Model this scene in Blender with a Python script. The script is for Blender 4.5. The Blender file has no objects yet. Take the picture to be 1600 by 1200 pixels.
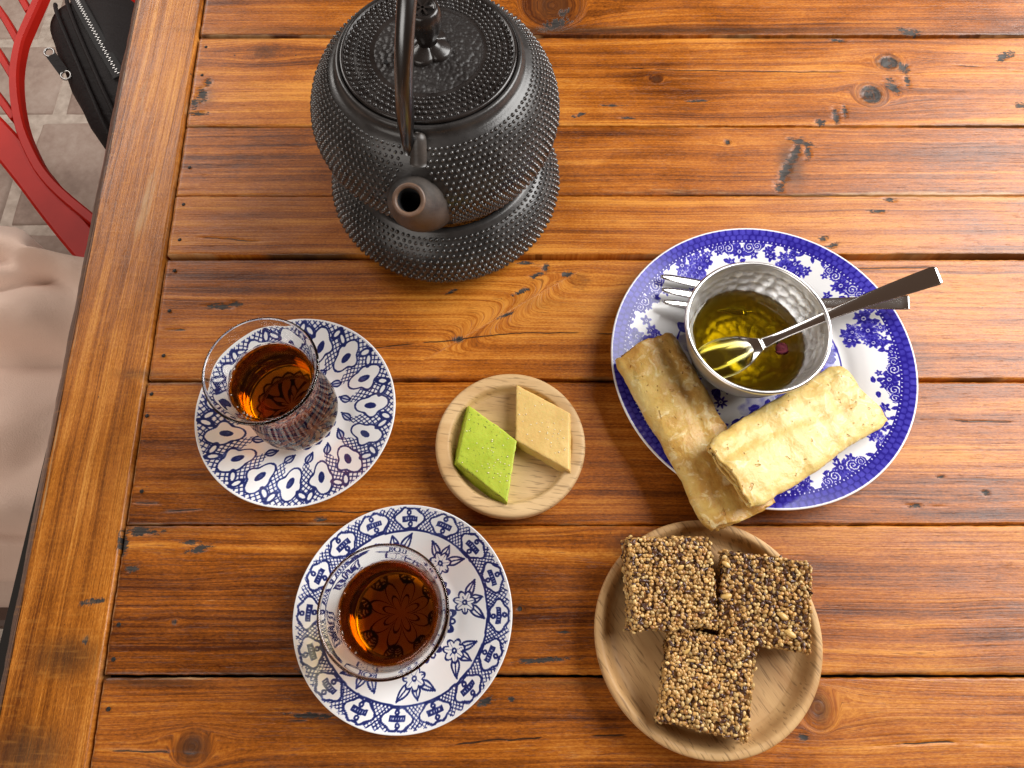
import bpy, bmesh, math, random
import numpy as np
from mathutils import Vector, Matrix

R = math.radians
scene = bpy.context.scene
COL = scene.collection
PI = math.pi

# ------------------------------------------------------------------ camera, light, exposure
cam_d = bpy.data.cameras.new('camera')
cam_d.sensor_width = 36.0
cam_d.lens = 24.95
cam_d.clip_start = 0.01
cam_d.clip_end = 30.0
cam = bpy.data.objects.new('camera', cam_d)
COL.objects.link(cam)
cam.location = (0.0, 0.0, 0.43)
cam.rotation_euler = (R(20.8), 0.0, 0.0)
scene.camera = cam

world = bpy.data.worlds.new('World')
scene.world = world
world.use_nodes = True
wn = world.node_tree.nodes
wn['Background'].inputs['Color'].default_value = (1.0, 0.60, 0.40, 1)
wn['Background'].inputs['Strength'].default_value = 0.085


def area(name, loc, target, sx, sy, power, color):
    d = bpy.data.lights.new(name, 'AREA')
    d.shape = 'RECTANGLE'
    d.size, d.size_y = sx, sy
    d.energy = power
    d.color = color
    o = bpy.data.objects.new(name, d)
    COL.objects.link(o)
    o.location = loc
    v = Vector(target) - Vector(loc)
    o.rotation_euler = v.to_track_quat('-Z', 'Y').to_euler()
    return o


area('window_light', (1.18, 0.62, 0.92), (0.05, 0.16, 0.0), 1.15, 1.15, 49, (1.0, 0.985, 0.96))
area('floor_fill_light', (-1.6, 1.7, 1.2), (-0.7, 0.4, -0.5), 1.2, 1.2, 28, (1.0, 0.95, 0.9))  # added fill lamp, lifts the floor and chairs left of the table
area('front_fill_light', (-1.2, -1.3, 1.2), (-0.2, 0.1, -0.1), 1.6, 1.3, 20, (1.0, 0.93, 0.86))  # added soft fill from the front left, stands in for ambient light

scene.view_settings.view_transform = 'Standard'
scene.view_settings.look = 'None'
scene.view_settings.exposure = 0.0
scene.view_settings.gamma = 1.0
scene.view_settings.use_curve_mapping = False
cy = scene.cycles
cy.use_denoising = True
cy.max_bounces = 20
cy.transmission_bounces = 16
cy.transparent_max_bounces = 8
cy.glossy_bounces = 5
cy.diffuse_bounces = 4
cy.caustics_reflective = False
cy.caustics_refractive = True
cy.blur_glossy = 0.6
cy.sample_clamp_indirect = 6.0

# ------------------------------------------------------------------ mesh helpers


def np_mesh(name, V, F):
    """V (n,3) floats, F list of integer arrays (m,3) or (m,4)."""
    if not isinstance(F, (list, tuple)):
        F = [F]
    me = bpy.data.meshes.new(name)
    V = np.ascontiguousarray(V, dtype=np.float32)
    me.vertices.add(len(V))
    me.vertices.foreach_set('co', V.ravel())
    idx = np.concatenate([np.asarray(f).ravel() for f in F]).astype(np.int32)
    cnt = np.concatenate([np.full(len(f), np.asarray(f).shape[1]) for f in F]).astype(np.int32)
    st = np.concatenate([[0], np.cumsum(cnt)[:-1]]).astype(np.int32)
    me.loops.add(len(idx))
    me.loops.foreach_set('vertex_index', idx)
    me.polygons.add(len(cnt))
    me.polygons.foreach_set('loop_start', st)
    me.polygons.foreach_set('loop_total', cnt)
    me.update(calc_edges=True)
    me.polygons.foreach_set('use_smooth', np.ones(len(cnt), dtype=bool))
    return me


def fattr(me, name, arr):
    a = me.attributes.new(name, 'FLOAT', 'POINT')
    a.data.foreach_set('value', np.ascontiguousarray(arr, dtype=np.float32).ravel())


def face_attr(me, name, arr):
    a = me.attributes.new(name, 'FLOAT', 'FACE')
    a.data.foreach_set('value', np.ascontiguousarray(arr, dtype=np.float32).ravel())


def cattr(me, name, arr):
    a = me.attributes.new(name, 'FLOAT_COLOR', 'POINT')
    arr = np.concatenate([arr, np.ones((len(arr), 1))], 1)
    a.data.foreach_set('color', np.ascontiguousarray(arr, dtype=np.float32).ravel())


def link(name, me, mat=None, parent=None, loc=(0, 0, 0), rot=(0, 0, 0), flat=False):
    o = bpy.data.objects.new(name, me)
    COL.objects.link(o)
    if mat is not None:
        me.materials.append(mat)
    if flat:
        me.polygons.foreach_set('use_smooth', np.zeros(len(me.polygons), dtype=bool))
    o.parent = parent
    o.location = loc
    o.rotation_euler = rot
    return o


def empty(name, loc, rot=(0, 0, 0)):
    o = bpy.data.objects.new(name, None)
    COL.objects.link(o)
    o.empty_display_size = 0.02
    o.location = loc
    o.rotation_euler = rot
    return o


def tag(o, label=None, cat=None, group=None, kind=None):
    if label:
        o['label'] = label
    if cat:
        o['category'] = cat
    if group:
        o['group'] = group
    if kind:
        o['kind'] = kind
    return o


def grid_faces(nu, nv, wrap_u=False, wrap_v=False):
    """vertex index = i*nv + j."""
    iu = np.arange(nu if wrap_u else nu - 1)
    jv = np.arange(nv if wrap_v else nv - 1)
    i, j = np.meshgrid(iu, jv, indexing='ij')
    i2, j2 = (i + 1) % nu, (j + 1) % nv
    return np.stack([i * nv + j, i2 * nv + j, i2 * nv + j2, i * nv + j2], -1).reshape(-1, 4)


def lathe(profile, n=96, cap0=False, cap1=False):
    """profile [(r, z)...]; outward normals when it runs bottom to top on the outside."""
    pr = np.array(profile, float)
    a = np.linspace(0, 2 * PI, n, endpoint=False)
    V = np.stack([np.cos(a)[:, None] * pr[None, :, 0], np.sin(a)[:, None] * pr[None, :, 0],
                  np.broadcast_to(pr[None, :, 1], (n, len(pr)))], -1).reshape(-1, 3)
    F = [grid_faces(n, len(pr), wrap_u=True)]
    m = len(pr)
    extra = []
    if cap0:
        extra.append((0.0, 0.0, pr[0, 1]))
        c = len(V)
        i = np.arange(n)
        F.append(np.stack([np.full(n, c), ((i + 1) % n) * m, i * m], -1))
    if cap1:
        c = len(V) + len(extra)
        extra.append((0.0, 0.0, pr[-1, 1]))
        i = np.arange(n)
        F.append(np.stack([np.full(n, c), i * m + m - 1, ((i + 1) % n) * m + m - 1], -1))
    if extra:
        V = np.concatenate([V, np.array(extra)])
    return V, F


def spline(pts, n):
    """Catmull-Rom through pts -> n points."""
    P = np.array(pts, float)
    P = np.concatenate([[2 * P[0] - P[1]], P, [2 * P[-1] - P[-2]]])
    k = len(P) - 3
    t = np.linspace(0, k, n)
    i = np.minimum(t.astype(int), k - 1)
    u = (t - i)[:, None]
    p0, p1, p2, p3 = P[i], P[i + 1], P[i + 2], P[i + 3]
    return .5 * (2 * p1 + (p2 - p0) * u + (2 * p0 - 5 * p1 + 4 * p2 - p3) * u ** 2 + (3 * p1 - p0 - 3 * p2 + p3) * u ** 3)


def tube(path, rad, n=14, caps=True, flat=1.0, up=(0, 0, 1)):
    """Sweep a circle (or an ellipse flattened by `flat` along `up`) along path."""
    P = np.array(path, float)
    m = len(P)
    r = np.broadcast_to(np.array(rad, float), (m,))
    T = np.gradient(P, axis=0)
    T /= np.linalg.norm(T, axis=1)[:, None] + 1e-12
    up = np.array(up, float)
    S = np.cross(T, up)
    bad = np.linalg.norm(S, axis=1) < 1e-3
    S[bad] = np.cross(T[bad], (1, 0.01, 0))
    S /= np.linalg.norm(S, axis=1)[:, None]
    U = np.cross(S, T)
    a = np.linspace(0, 2 * PI, n, endpoint=False)
    V = P[:, None] + r[:, None, None] * (np.cos(a)[None, :, None] * S[:, None] + flat * np.sin(a)[None, :, None] * U[:, None])
    V = V.reshape(-1, 3)
    F = [grid_faces(m, n, wrap_v=True)]
    if caps:
        c = len(V)
        V = np.concatenate([V, P[:1], P[-1:]])
        i = np.arange(n)
        F.append(np.stack([np.full(n, c), i, (i + 1) % n], -1)[:, ::-1])
        b = (m - 1) * n
        F.append(np.stack([np.full(n, c + 1), b + (i + 1) % n, b + i], -1)[:, ::-1])
    return V, F


def join(parts):
    Vs, Fs, off = [], [], 0
    for V, F in parts:
        Vs.append(np.asarray(V, float))
        for f in (F if isinstance(F, (list, tuple)) else [F]):
            Fs.append(np.asarray(f) + off)
        off += len(V)
    return np.concatenate(Vs), Fs


def fix_normals(o):
    bm = bmesh.new()
    bm.from_mesh(o.data)
    bmesh.ops.recalc_face_normals(bm, faces=bm.faces)
    bm.to_mesh(o.data)
    bm.free()
    return o


def box(cx, cy_, cz, sx, sy, sz):
    v = np.array([(x, y, z) for x in (-.5, .5) for y in (-.5, .5) for z in (-.5, .5)]) * (sx, sy, sz) + (cx, cy_, cz)
    f = np.array([(0, 1, 3, 2), (4, 6, 7, 5), (0, 4, 5, 1), (2, 3, 7, 6), (0, 2, 6, 4), (1, 5, 7, 3)])
    return v, [f]


def bevel(o, w, seg=2):
    m = o.modifiers.new('bevel', 'BEVEL')
    m.width = w
    m.segments = seg
    m.limit_method = 'ANGLE'
    return o


def _hash(ix, iy, seed):
    h = (ix.astype(np.int64) * 374761393 + iy.astype(np.int64) * 668265263 + seed * 974634781) & 0x7fffffff
    h = ((h ^ (h >> 13)) * 1274126177) & 0x7fffffff
    h = (h ^ (h >> 16)) & 0xffff
    return h / 65535.0


def vnoise(x, y, seed=0):
    x, y = np.broadcast_arrays(np.asarray(x, float), np.asarray(y, float))
    ix, iy = np.floor(x), np.floor(y)
    fx, fy = x - ix, y - iy
    fx, fy = fx * fx * (3 - 2 * fx), fy * fy * (3 - 2 * fy)
    a, b = _hash(ix, iy, seed), _hash(ix + 1, iy, seed)
    c, d = _hash(ix, iy + 1, seed), _hash(ix + 1, iy + 1, seed)
    return (a * (1 - fx) + b * fx) * (1 - fy) + (c * (1 - fx) + d * fx) * fy - .5


def fbm(x, y, seed=0, octv=4):
    s, a, f = 0.0, 1.0, 1.0
    for k in range(octv):
        s = s + a * vnoise(np.asarray(x) * f, np.asarray(y) * f, seed + k * 17)
        a *= .5
        f *= 2.03
    return s


def sstep(a, b, x):
    t = np.clip((x - a) / (b - a + 1e-12), 0, 1)
    return t * t * (3 - 2 * t)


# ------------------------------------------------------------------ material helpers
class NT:
    def __init__(self, name):
        self.m = bpy.data.materials.new(name)
        self.m.use_nodes = True
        self.t = self.m.node_tree
        self.n = self.t.nodes
        self.p = self.n['Principled BSDF']
        self.out = self.n['Material Output']

    def node(self, typ, **kw):
        nd = self.n.new(typ)
        for k, v in kw.items():
            if k.startswith('i_'):
                key = k[2:]
                key = int(key) if key.isdigit() else key
                self.set(nd.inputs[key], v)
            else:
                setattr(nd, k, v)
        return nd

    def set(self, sock, v):
        if isinstance(v, bpy.types.NodeSocket):
            self.t.links.new(v, sock)
        elif isinstance(v, bpy.types.Node):
            self.t.links.new(v.outputs[0], sock)
        else:
            if isinstance(v, (tuple, list)) and len(v) == 3 and sock.type == 'RGBA':
                v = (*v, 1.0)
            sock.default_value = v

    def P(self, **kw):
        for k, v in kw.items():
            self.set(self.p.inputs[k.replace('_', ' ')], v)
        return self

    def attr(self, name):
        return self.node('ShaderNodeAttribute', attribute_name=name)

    def math(self, op, a, b=0.0, clamp=False):
        nd = self.node('ShaderNodeMath', operation=op, use_clamp=clamp)
        self.set(nd.inputs[0], a)
        self.set(nd.inputs[1], b)
        return nd.outputs[0]

    def mix(self, fac, a, b, mode='MIX'):
        nd = self.node('ShaderNodeMix', data_type='RGBA', blend_type=mode)
        self.set(nd.inputs['Factor'], fac)
        self.set(nd.inputs['A'], a) if False else self.set(nd.inputs[6], a)
        self.set(nd.inputs[7], b)
        return nd.outputs[2]

    def ramp(self, fac, stops, interp='LINEAR'):
        nd = self.node('ShaderNodeValToRGB')
        cr = nd.color_ramp
        cr.interpolation = interp
        while len(cr.elements) < len(stops):
            cr.elements.new(0.5)
        for e, (p, c) in zip(cr.elements, stops):
            e.position = p
            e.color = (*c, 1) if len(c) == 3 else c
        self.set(nd.inputs[0], fac)
        return nd.outputs[0]

    def maprange(self, v, a, b, c=0.0, d=1.0, smooth=False):
        nd = self.node('ShaderNodeMapRange', interpolation_type='SMOOTHSTEP' if smooth else 'LINEAR')
        self.set(nd.inputs[0], v)
        for k, x in enumerate((a, b, c, d)):
            nd.inputs[k + 1].default_value = x
        return nd.outputs[0]

    def noise(self, vec=None, scale=5.0, detail=4.0, rough=.5, dist=0.0):
        nd = self.node('ShaderNodeTexNoise')
        if vec is not None:
            self.set(nd.inputs['Vector'], vec)
        nd.inputs['Scale'].default_value = scale
        nd.inputs['Detail'].default_value = detail
        nd.inputs['Roughness'].default_value = rough
        nd.inputs['Distortion'].default_value = dist
        return nd.outputs[0]

    def obj_vec(self, scale=(1, 1, 1), rot=(0, 0, 0)):
        tc = self.node('ShaderNodeTexCoord')
        mp = self.node('ShaderNodeMapping')
        self.set(mp.inputs[0], tc.outputs['Object'])
        mp.inputs['Scale'].default_value = scale
        mp.inputs['Rotation'].default_value = rot
        return mp.outputs[0]

    def bump(self, height, strength=.3, dist=.001, normal=None):
        nd = self.node('ShaderNodeBump')
        nd.inputs['Strength'].default_value = strength
        nd.inputs['Distance'].default_value = dist
        self.set(nd.inputs['Height'], height)
        if normal is not None:
            self.set(nd.inputs['Normal'], normal)
        self.set(self.p.inputs['Normal'], nd.outputs[0])
        return nd.outputs[0]


def plain(name, col, rough=.5, metal=0.0, spec=.5, **kw):
    m = NT(name)
    m.P(Base_Color=col, Roughness=rough, Metallic=metal, Specular_IOR_Level=spec)
    for k, v in kw.items():
        m.set(m.p.inputs[k.replace('_', ' ')], v)
    return m.m


# ---- varnished pine table boards
def wood_board(name, dark, mid, light, saw=False):
    m = NT(name)
    gx, gy, tint = m.attr('gx').outputs['Fac'], m.attr('gy').outputs['Fac'], m.attr('tint').outputs['Fac']

    def vec(sx, sy):
        c = m.node('ShaderNodeCombineXYZ')
        m.set(c.inputs[0], m.math('MULTIPLY', gx, sx))
        m.set(c.inputs[1], m.math('MULTIPLY', gy, sy))
        m.set(c.inputs[2], m.math('MULTIPLY', tint, 31.7))
        return c.outputs[0]
    bands = m.noise(vec(1.7, 150), 1, 4, .62, .2)
    fine = m.noise(vec(6, 900), 1, 4, .68)
    wide = m.noise(vec(2.5, 14), 1, 3, .5, .6)
    pores = m.noise(vec(70, 1900), 1, 2, .6)
    blotch = m.noise(vec(13, 24), 1, 5, .62, .3)
    f = m.math('ADD', m.math('MULTIPLY', bands, .55), m.math('MULTIPLY', fine, .48))
    f = m.math('ADD', f, m.math('MULTIPLY', wide, .44))
    f = m.math('ADD', f, m.math('MULTIPLY', blotch, .36))
    f = m.math('ADD', f, m.math('MULTIPLY', m.noise(vec(500, 1500), 1, 2, .6), .30))
    f = m.math('SUBTRACT', f, .555)
    f = m.math('ADD', f, m.math('MULTIPLY', m.math('SUBTRACT', tint, .5), .30))
    col = m.ramp(f, [(.30, dark), (.42, tuple(.55 * a + .45 * b for a, b in zip(dark, mid))), (.52, mid), (.68, light)])
    # dark late-wood pores and short flecks
    pf = m.maprange(pores, .60, .70, 0, .55, True)
    col = m.mix(pf, col, dark)
    # long dark streaks where the varnish has worn and dirt has settled
    stk = m.noise(vec(1.3, 85), 1, 5, .7, .5)
    stm = m.math('MULTIPLY', m.maprange(stk, .585, .70, 0, .50, True), m.maprange(m.noise(vec(5, 9), 1, 2), .42, .62, 0, 1, True))
    col = m.mix(stm, col, (.055, .0135, .0028))
    # stain (dirt worked into the grain), knots, worn pale wood
    st = m.attr('stain').outputs['Fac']
    stf = m.math('MULTIPLY', m.maprange(m.math('ADD', st, m.math('MULTIPLY', m.math('SUBTRACT', fine, .5), .9)), .25, .95, 0, 1, True), .85)
    col = m.mix(stf, col, (.028, .016, .010))
    kn = m.attr('knot').outputs['Fac']
    ring = m.noise(vec(160, 420), 1, 3, .6)
    knf = m.maprange(m.math('ADD', kn, m.math('MULTIPLY', m.math('SUBTRACT', ring, .5), .55)), .2, 1.0, 0, .92, True)
    col = m.mix(knf, col, (.055, .020, .008))
    pl = m.attr('pale').outputs['Fac']
    plf = m.maprange(m.math('ADD', pl, m.math('MULTIPLY', m.math('SUBTRACT', m.noise(vec(45, 420), 1, 4, .6), .5), 1.3)), .45, .9, 0, .75, True)
    col = m.mix(plf, col, (.46, .27, .12))
    # chipped and gouged spots, filled with dark grey
    jag = m.noise(vec(190, 620), 1, 6, .75)
    jag2 = m.noise(vec(420, 420), 1, 2, .5)
    ca = m.attr('chip').outputs['Fac']
    ch = m.math('ADD', m.math('MULTIPLY', ca, .82), m.math('ADD', m.math('MULTIPLY', m.math('SUBTRACT', jag, .5), 2.1), m.math('MULTIPLY', m.math('SUBTRACT', jag2, .5), .6)))
    ch = m.math('MULTIPLY', ch, m.maprange(ca, .05, .40, 0, 1, True))
    chf = m.maprange(ch, .50, .545, 0, 1, True)
    chipcol = m.ramp(fine, [(.35, (.014, .011, .009)), (.58, (.046, .037, .031)), (.74, (.125, .100, .080))])
    halo = m.maprange(ch, .30, .52, 0, .45, True)
    col = m.mix(halo, col, (.10, .034, .010))
    col = m.mix(chf, col, chipcol)
    cr = m.maprange(m.attr('crack').outputs['Fac'], .45, .75, 0, 1, True)
    col = m.mix(m.math('MULTIPLY', cr, .9), col, (.012, .008, .006))
    # scattered nicks and dust
    spk = m.noise(vec(330, 480), 1, 2, .5)
    col = m.mix(m.maprange(spk, .755, .79, 0, .8, True), col, (.02, .014, .010))
    scr = m.noise(vec(55, 900), 1, 2, .5)
    col = m.mix(m.maprange(scr, .76, .82, 0, .5, True), col, (.50, .30, .14))
    if saw:
        wr = m.attr('worn').outputs['Fac']
        col = m.mix(m.maprange(wr, .3, .6, 0, .9, True), col, m.ramp(fine, [(.35, (.045, .028, .024)), (.65, (.19, .125, .10))]))
    hgt = m.math('ADD', m.math('MULTIPLY', bands, .5), m.math('MULTIPLY', fine, .7))
    hgt = m.math('SUBTRACT', hgt, m.math('MULTIPLY', pf, .5))
    if saw:
        sv = m.noise(vec(420, 60), 1, 2, .5)
        hgt = m.math('ADD', hgt, m.math('MULTIPLY', sv, .25))
        col = m.mix(m.maprange(sv, .52, .75, 0, .16, True), col, light)
    hgt = m.math('SUBTRACT', hgt, m.math('MULTIPLY', chf, .9))
    hgt = m.math('SUBTRACT', hgt, m.math('MULTIPLY', cr, 1.2))
    m.bump(hgt, .42, .0006)
    rgh = m.maprange(blotch, .3, .7, .26, .44)
    rgh = m.math('ADD', rgh, m.math('MULTIPLY', chf, .25))
    m.P(Base_Color=col, Roughness=rgh, Specular_IOR_Level=.37)
    return m.m


M = {}
M['board'] = wood_board('varnished_pine', (.068, .0140, .0016), (.365, .1000, .0070), (.60, .235, .0330))
M['edge_board'] = wood_board('golden_pine', (.120, .030, .0035), (.420, .135, .0140), (.66, .29, .055), saw=True)
M['grime'] = plain('gap_grime', (.012, .009, .007), .9)
M['nail'] = plain('nail_iron', (.018, .015, .014), .5, .4)
M['crumb'] = plain('pale_grit', (.22, .17, .12), .8)
M['under'] = plain('raw_pine', (.16, .07, .025), .6)


def iron(name, a, b, rough, bumpy):
    m = NT(name)
    v = m.obj_vec()
    n1 = m.noise(v, 70, 5, .6)
    n2 = m.noise(v, 900, 3, .6)
    m.P(Base_Color=m.ramp(n1, [(.35, a), (.7, b)]), Roughness=m.maprange(n1, .3, .7, rough - .06, rough + .08), Specular_IOR_Level=.55)
    m.bump(n2, bumpy, .0003)
    return m.m


M['iron'] = iron('cast_iron', (.024, .0225, .0220), (.046, .042, .040), .30, .25)
M['iron_gloss'] = iron('enamelled_iron', (.015, .012, .011), (.026, .021, .019), .24, .12)
M['hobnail'] = iron('polished_hobnails', (.030, .028, .027), (.058, .053, .050), .20, .1)
M['hobnail'].node_tree.nodes['Principled BSDF'].inputs['Specular IOR Level'].default_value = 1.0
M['iron_worn'] = iron('worn_iron', (.028, .027, .026), (.080, .064, .054), .42, .3)
M['iron_rust'] = iron('rusty_lip', (.075, .042, .027), (.19, .105, .062), .5, .3)
M['steel_dark'] = plain('blackened_steel', (.155, .16, .165), .28, 1.0)
m = NT('hammered_lid')
v = m.obj_vec()
vo = m.node('ShaderNodeTexVoronoi', feature='SMOOTH_F1')
m.set(vo.inputs['Vector'], v)
vo.inputs['Scale'].default_value = 430
m.P(Base_Color=(.015, .012, .011), Roughness=.46, Specular_IOR_Level=.5)
m.bump(m.math('MULTIPLY', m.math('POWER', vo.outputs['Distance'], 2.0), -1.0), .85, .0016)
M['iron_leather'] = m.m


def glazed(name, white, ink_light, ink_dark):
    m = NT(name)
    p = m.attr('print').outputs['Fac']
    v = m.obj_vec()
    n = m.noise(v, 260, 3, .6)
    big = m.noise(v, 38, 3, .6)
    p2 = m.math('MULTIPLY', p, m.math('MULTIPLY', m.maprange(n, .3, .7, .80, 1.10), m.maprange(big, .3, .7, .72, 1.15)))
    col = m.ramp(p2, [(0.0, white), (.10, white), (.40, ink_light), (.78, ink_dark)])
    m.P(Base_Color=col, Roughness=.14, Specular_IOR_Level=.32)
    return m.m


M['saucer'] = glazed('blue_transfer_glaze', (.74, .73, .73), (.10, .13, .34), (.016, .022, .105))
M['plate'] = glazed('cobalt_transfer_glaze', (.80, .79, .79), (.075, .062, .48), (.020, .013, .235))
M['porcelain'] = plain('porcelain', (.74, .73, .73), .16)


def turned_wood(name, a, b, sc, rot):
    m = NT(name)
    v = m.obj_vec((6, 90, 40), (0, 0, rot))
    n1 = m.noise(v, sc, 4, .6, .4)
    v2 = m.obj_vec((75, 800, 250), (0, 0, rot))
    n2 = m.noise(v2, sc, 2, .5)
    v3 = m.obj_vec((18, 18, 18), (0, 0, rot))
    n3 = m.noise(v3, 1, 3)
    f = m.math('ADD', m.math('MULTIPLY', n1, .6), m.math('MULTIPLY', n3, .4))
    col = m.ramp(f, [(.32, a), (.66, b)])
    col = m.mix(m.maprange(n2, .55, .68, 0, .60, True), col, tuple(.42 * x for x in a))
    m.P(Base_Color=col, Roughness=.55, Specular_IOR_Level=.35)
    m.bump(m.math('ADD', n1, m.math('MULTIPLY', n2, -.8)), .25, .0005)
    return m.m


M['beech'] = turned_wood('pale_beech', (.44, .255, .105), (.64, .44, .225), 1.0, 0.0)
M['acacia'] = turned_wood('acacia', (.37, .190, .070), (.60, .385, .175), 1.0, 0.0)


def clear_glass():
    m = NT('clear_glass')
    m.P(Base_Color=(.97, .98, .975), Roughness=.0, IOR=1.5, Transmission_Weight=1.0)
    return m.m


M['glass'] = clear_glass()


def liquid(name, ior, absorb, dens):
    m = NT(name)
    # 'ior' is stored per face: the free surface meets air, the sides meet the vessel
    gl = m.node('ShaderNodeBsdfGlass')
    gl.inputs['Roughness'].default_value = 0.0
    m.set(gl.inputs['IOR'], m.attr('ior').outputs['Fac'])
    m.set(m.out.inputs['Surface'], gl.outputs[0])
    va = m.node('ShaderNodeVolumeAbsorption')
    va.inputs['Color'].default_value = (*absorb, 1)
    va.inputs['Density'].default_value = dens
    m.set(m.out.inputs['Volume'], va.outputs[0])
    return m.m


M['tea'] = liquid('black_tea', 1.33, (.920, .805, .10), 225)
M['syrup'] = liquid('olive_syrup', 1.44, (.880, .815, .0), 190)

m = NT('hammered_aluminium')
n = m.noise(m.obj_vec(), 500, 3, .6)
m.P(Base_Color=(.86, .86, .86), Metallic=1.0, Roughness=m.maprange(n, .3, .7, .40, .55))
m.bump(n, .12, .0004)
M['alu'] = m.m
M['alu_rim'] = plain('rolled_aluminium', (.80, .79, .78), .28, 1.0)
M['steel'] = plain('polished_steel', (.74, .73, .72), .14, 1.0)


def pancake_mat():
    m = NT('fried_batter')
    v = m.obj_vec()
    toast = m.noise(v, 42, 5, .62, .4)
    t = m.math('ADD', toast, m.math('MULTIPLY', m.math('SUBTRACT', m.attr('toast').outputs['Fac'], .5), .55))
    fine = m.noise(v, 420, 3, .6)
    t = m.math('ADD', t, m.math('MULTIPLY', m.math('SUBTRACT', fine, .5), .22))
    col = m.ramp(t, [(.26, (.70, .52, .19)), (.46, (.64, .42, .115)), (.62, (.53, .29, .062)), (.82, (.36, .145, .022))])
    web = m.noise(v, 120, 3, .6, 1.2)
    col = m.mix(m.maprange(web, .54, .68, 0, .55, True), col, (.86, .74, .42))
    vo = m.node('ShaderNodeTexVoronoi', feature='F1')
    m.set(vo.inputs['Vector'], v)
    vo.inputs['Scale'].default_value = 210
    v_w = m.node('ShaderNodeVectorMath', operation='ADD')
    m.set(v_w.inputs[0], v)
    nn = m.node('ShaderNodeTexNoise')
    nn.inputs['Scale'].default_value = 160
    m.set(nn.inputs['Vector'], v)
    sc_ = m.node('ShaderNodeVectorMath', operation='SCALE')
    m.set(sc_.inputs[0], nn.outputs['Color'])
    sc_.inputs['Scale'].default_value = .0065
    m.set(v_w.inputs[1], sc_.outputs[0])
    m.set(vo.inputs['Vector'], v_w.outputs[0])
    gate = m.noise(v, 60, 2)
    pit = m.maprange(m.noise(v, 230, 1.5, .5), .685, .735, 0, 1, True)
    col = m.mix(m.math('MULTIPLY', pit, .42), col, (.42, .18, .035))
    h = m.math('ADD', m.math('MULTIPLY', fine, .5), m.math('MULTIPLY', web, .6))
    h = m.math('SUBTRACT', h, m.math('MULTIPLY', pit, 1.6))
    m.P(Base_Color=col, Roughness=.42, Specular_IOR_Level=.5, Subsurface_Weight=.25, Subsurface_Scale=.004)
    m.p.inputs['Subsurface Radius'].default_value = (1.0, .55, .2)
    m.bump(h, .75, .0010)
    return m.m


M['pancake'] = pancake_mat()


def fudge(name, a, b, fleck, amount):
    m = NT(name)
    v = m.obj_vec()
    n = m.noise(v, 60, 4, .6)
    col = m.ramp(n, [(.3, a), (.7, b)])
    sp = m.noise(v, 620, 2, .5)
    big = m.noise(v, 90, 2)
    col = m.mix(m.math('MULTIPLY', m.maprange(sp, .62, .68, 0, .85, True), m.maprange(big, .38, .6, .15, amount)), col, fleck)
    m.P(Base_Color=col, Roughness=.5, Specular_IOR_Level=.4, Subsurface_Weight=.2, Subsurface_Scale=.003)
    m.bump(m.noise(v, 330, 4, .6), .5, .0007)
    return m.m


M['pistachio'] = fudge('pistachio_paste', (.33, .42, .020), (.46, .53, .05), (.060, .075, .012), 1.0)
M['caramel'] = fudge('caramel_paste', (.60, .385, .115), (.70, .49, .17), (.30, .13, .03), .35)
M['sesame_white'] = plain('sesame', (.80, .72, .52), .5)
m = NT('seeds')
a = m.attr('seed')
m.P(Base_Color=a.outputs['Color'], Roughness=.33, Specular_IOR_Level=.55)
M['seeds'] = m.m
M['brittle'] = plain('burnt_caramel', (.15, .065, .018), .22)
M['walnut'] = plain('walnut_kernel', (.58, .36, .11), .35)
M['rose'] = plain('dried_rose', (.30, .045, .075), .7)
M['rose_leaf'] = plain('dried_leaf', (.05, .045, .015), .7)
m = NT('red_paint')
n = m.noise(m.obj_vec(), 25, 4)
m.P(Base_Color=m.ramp(n, [(.3, (.42, .012, .006)), (.7, (.50, .017, .009))]), Roughness=.5, Specular_IOR_Level=.15)
M['red'] = m.m
m = NT('black_leather')
v = m.obj_vec()
n = m.noise(v, 130, 4, .6)
cre = m.noise(m.obj_vec((30, 60, 30)), 1, 3, .6, 1.0)
m.P(Base_Color=(.013, .010, .010), Roughness=.7, Specular_IOR_Level=.2)
m.bump(m.math('ADD', n, m.math('MULTIPLY', cre, 2.0)), .35, .002)
M['leather'] = m.m
M['zip'] = plain('zip_metal', (.32, .31, .30), .35, 1.0)
m = NT('pale_pink_cloth')
v = m.obj_vec()
n = m.noise(v, 900, 2)
n2 = m.noise(v, 14, 4)
m.P(Base_Color=m.ramp(n2, [(.3, (.70, .49, .385)), (.7, (.76, .56, .45))]), Roughness=.8, Sheen_Weight=.3)
m.bump(n, .55, .0008)
M['cloth'] = m.m
M['skin'] = plain('skin', (.50, .29, .20), .5)
m = NT('paving_stone')
v = m.obj_vec()
n = m.noise(v, 7, 6, .65)
n2 = m.noise(v, 70, 4, .6)
f = m.math('ADD', m.math('MULTIPLY', n, .7), m.math('MULTIPLY', n2, .3))
col = m.ramp(f, [(.3, (.22, .150, .120)), (.5, (.36, .265, .215)), (.7, (.47, .375, .315))])
m.P(Base_Color=col, Roughness=.8)
m.bump(f, .5, .006)
M['stone'] = m.m
m = NT('mortar')
n = m.noise(m.obj_vec(), 60, 4)
m.P(Base_Color=m.ramp(n, [(.3, (.42, .34, .28)), (.7, (.62, .53, .45))]), Roughness=.9)
m.bump(n, .6, .004)
M['mortar'] = m.m
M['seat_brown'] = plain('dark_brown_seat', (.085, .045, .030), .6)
M['grey_strap'] = plain('grey_webbing', (.13, .115, .105), .8)
M['black_pad'] = plain('black_pad', (.012, .011, .011), .8)

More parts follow.
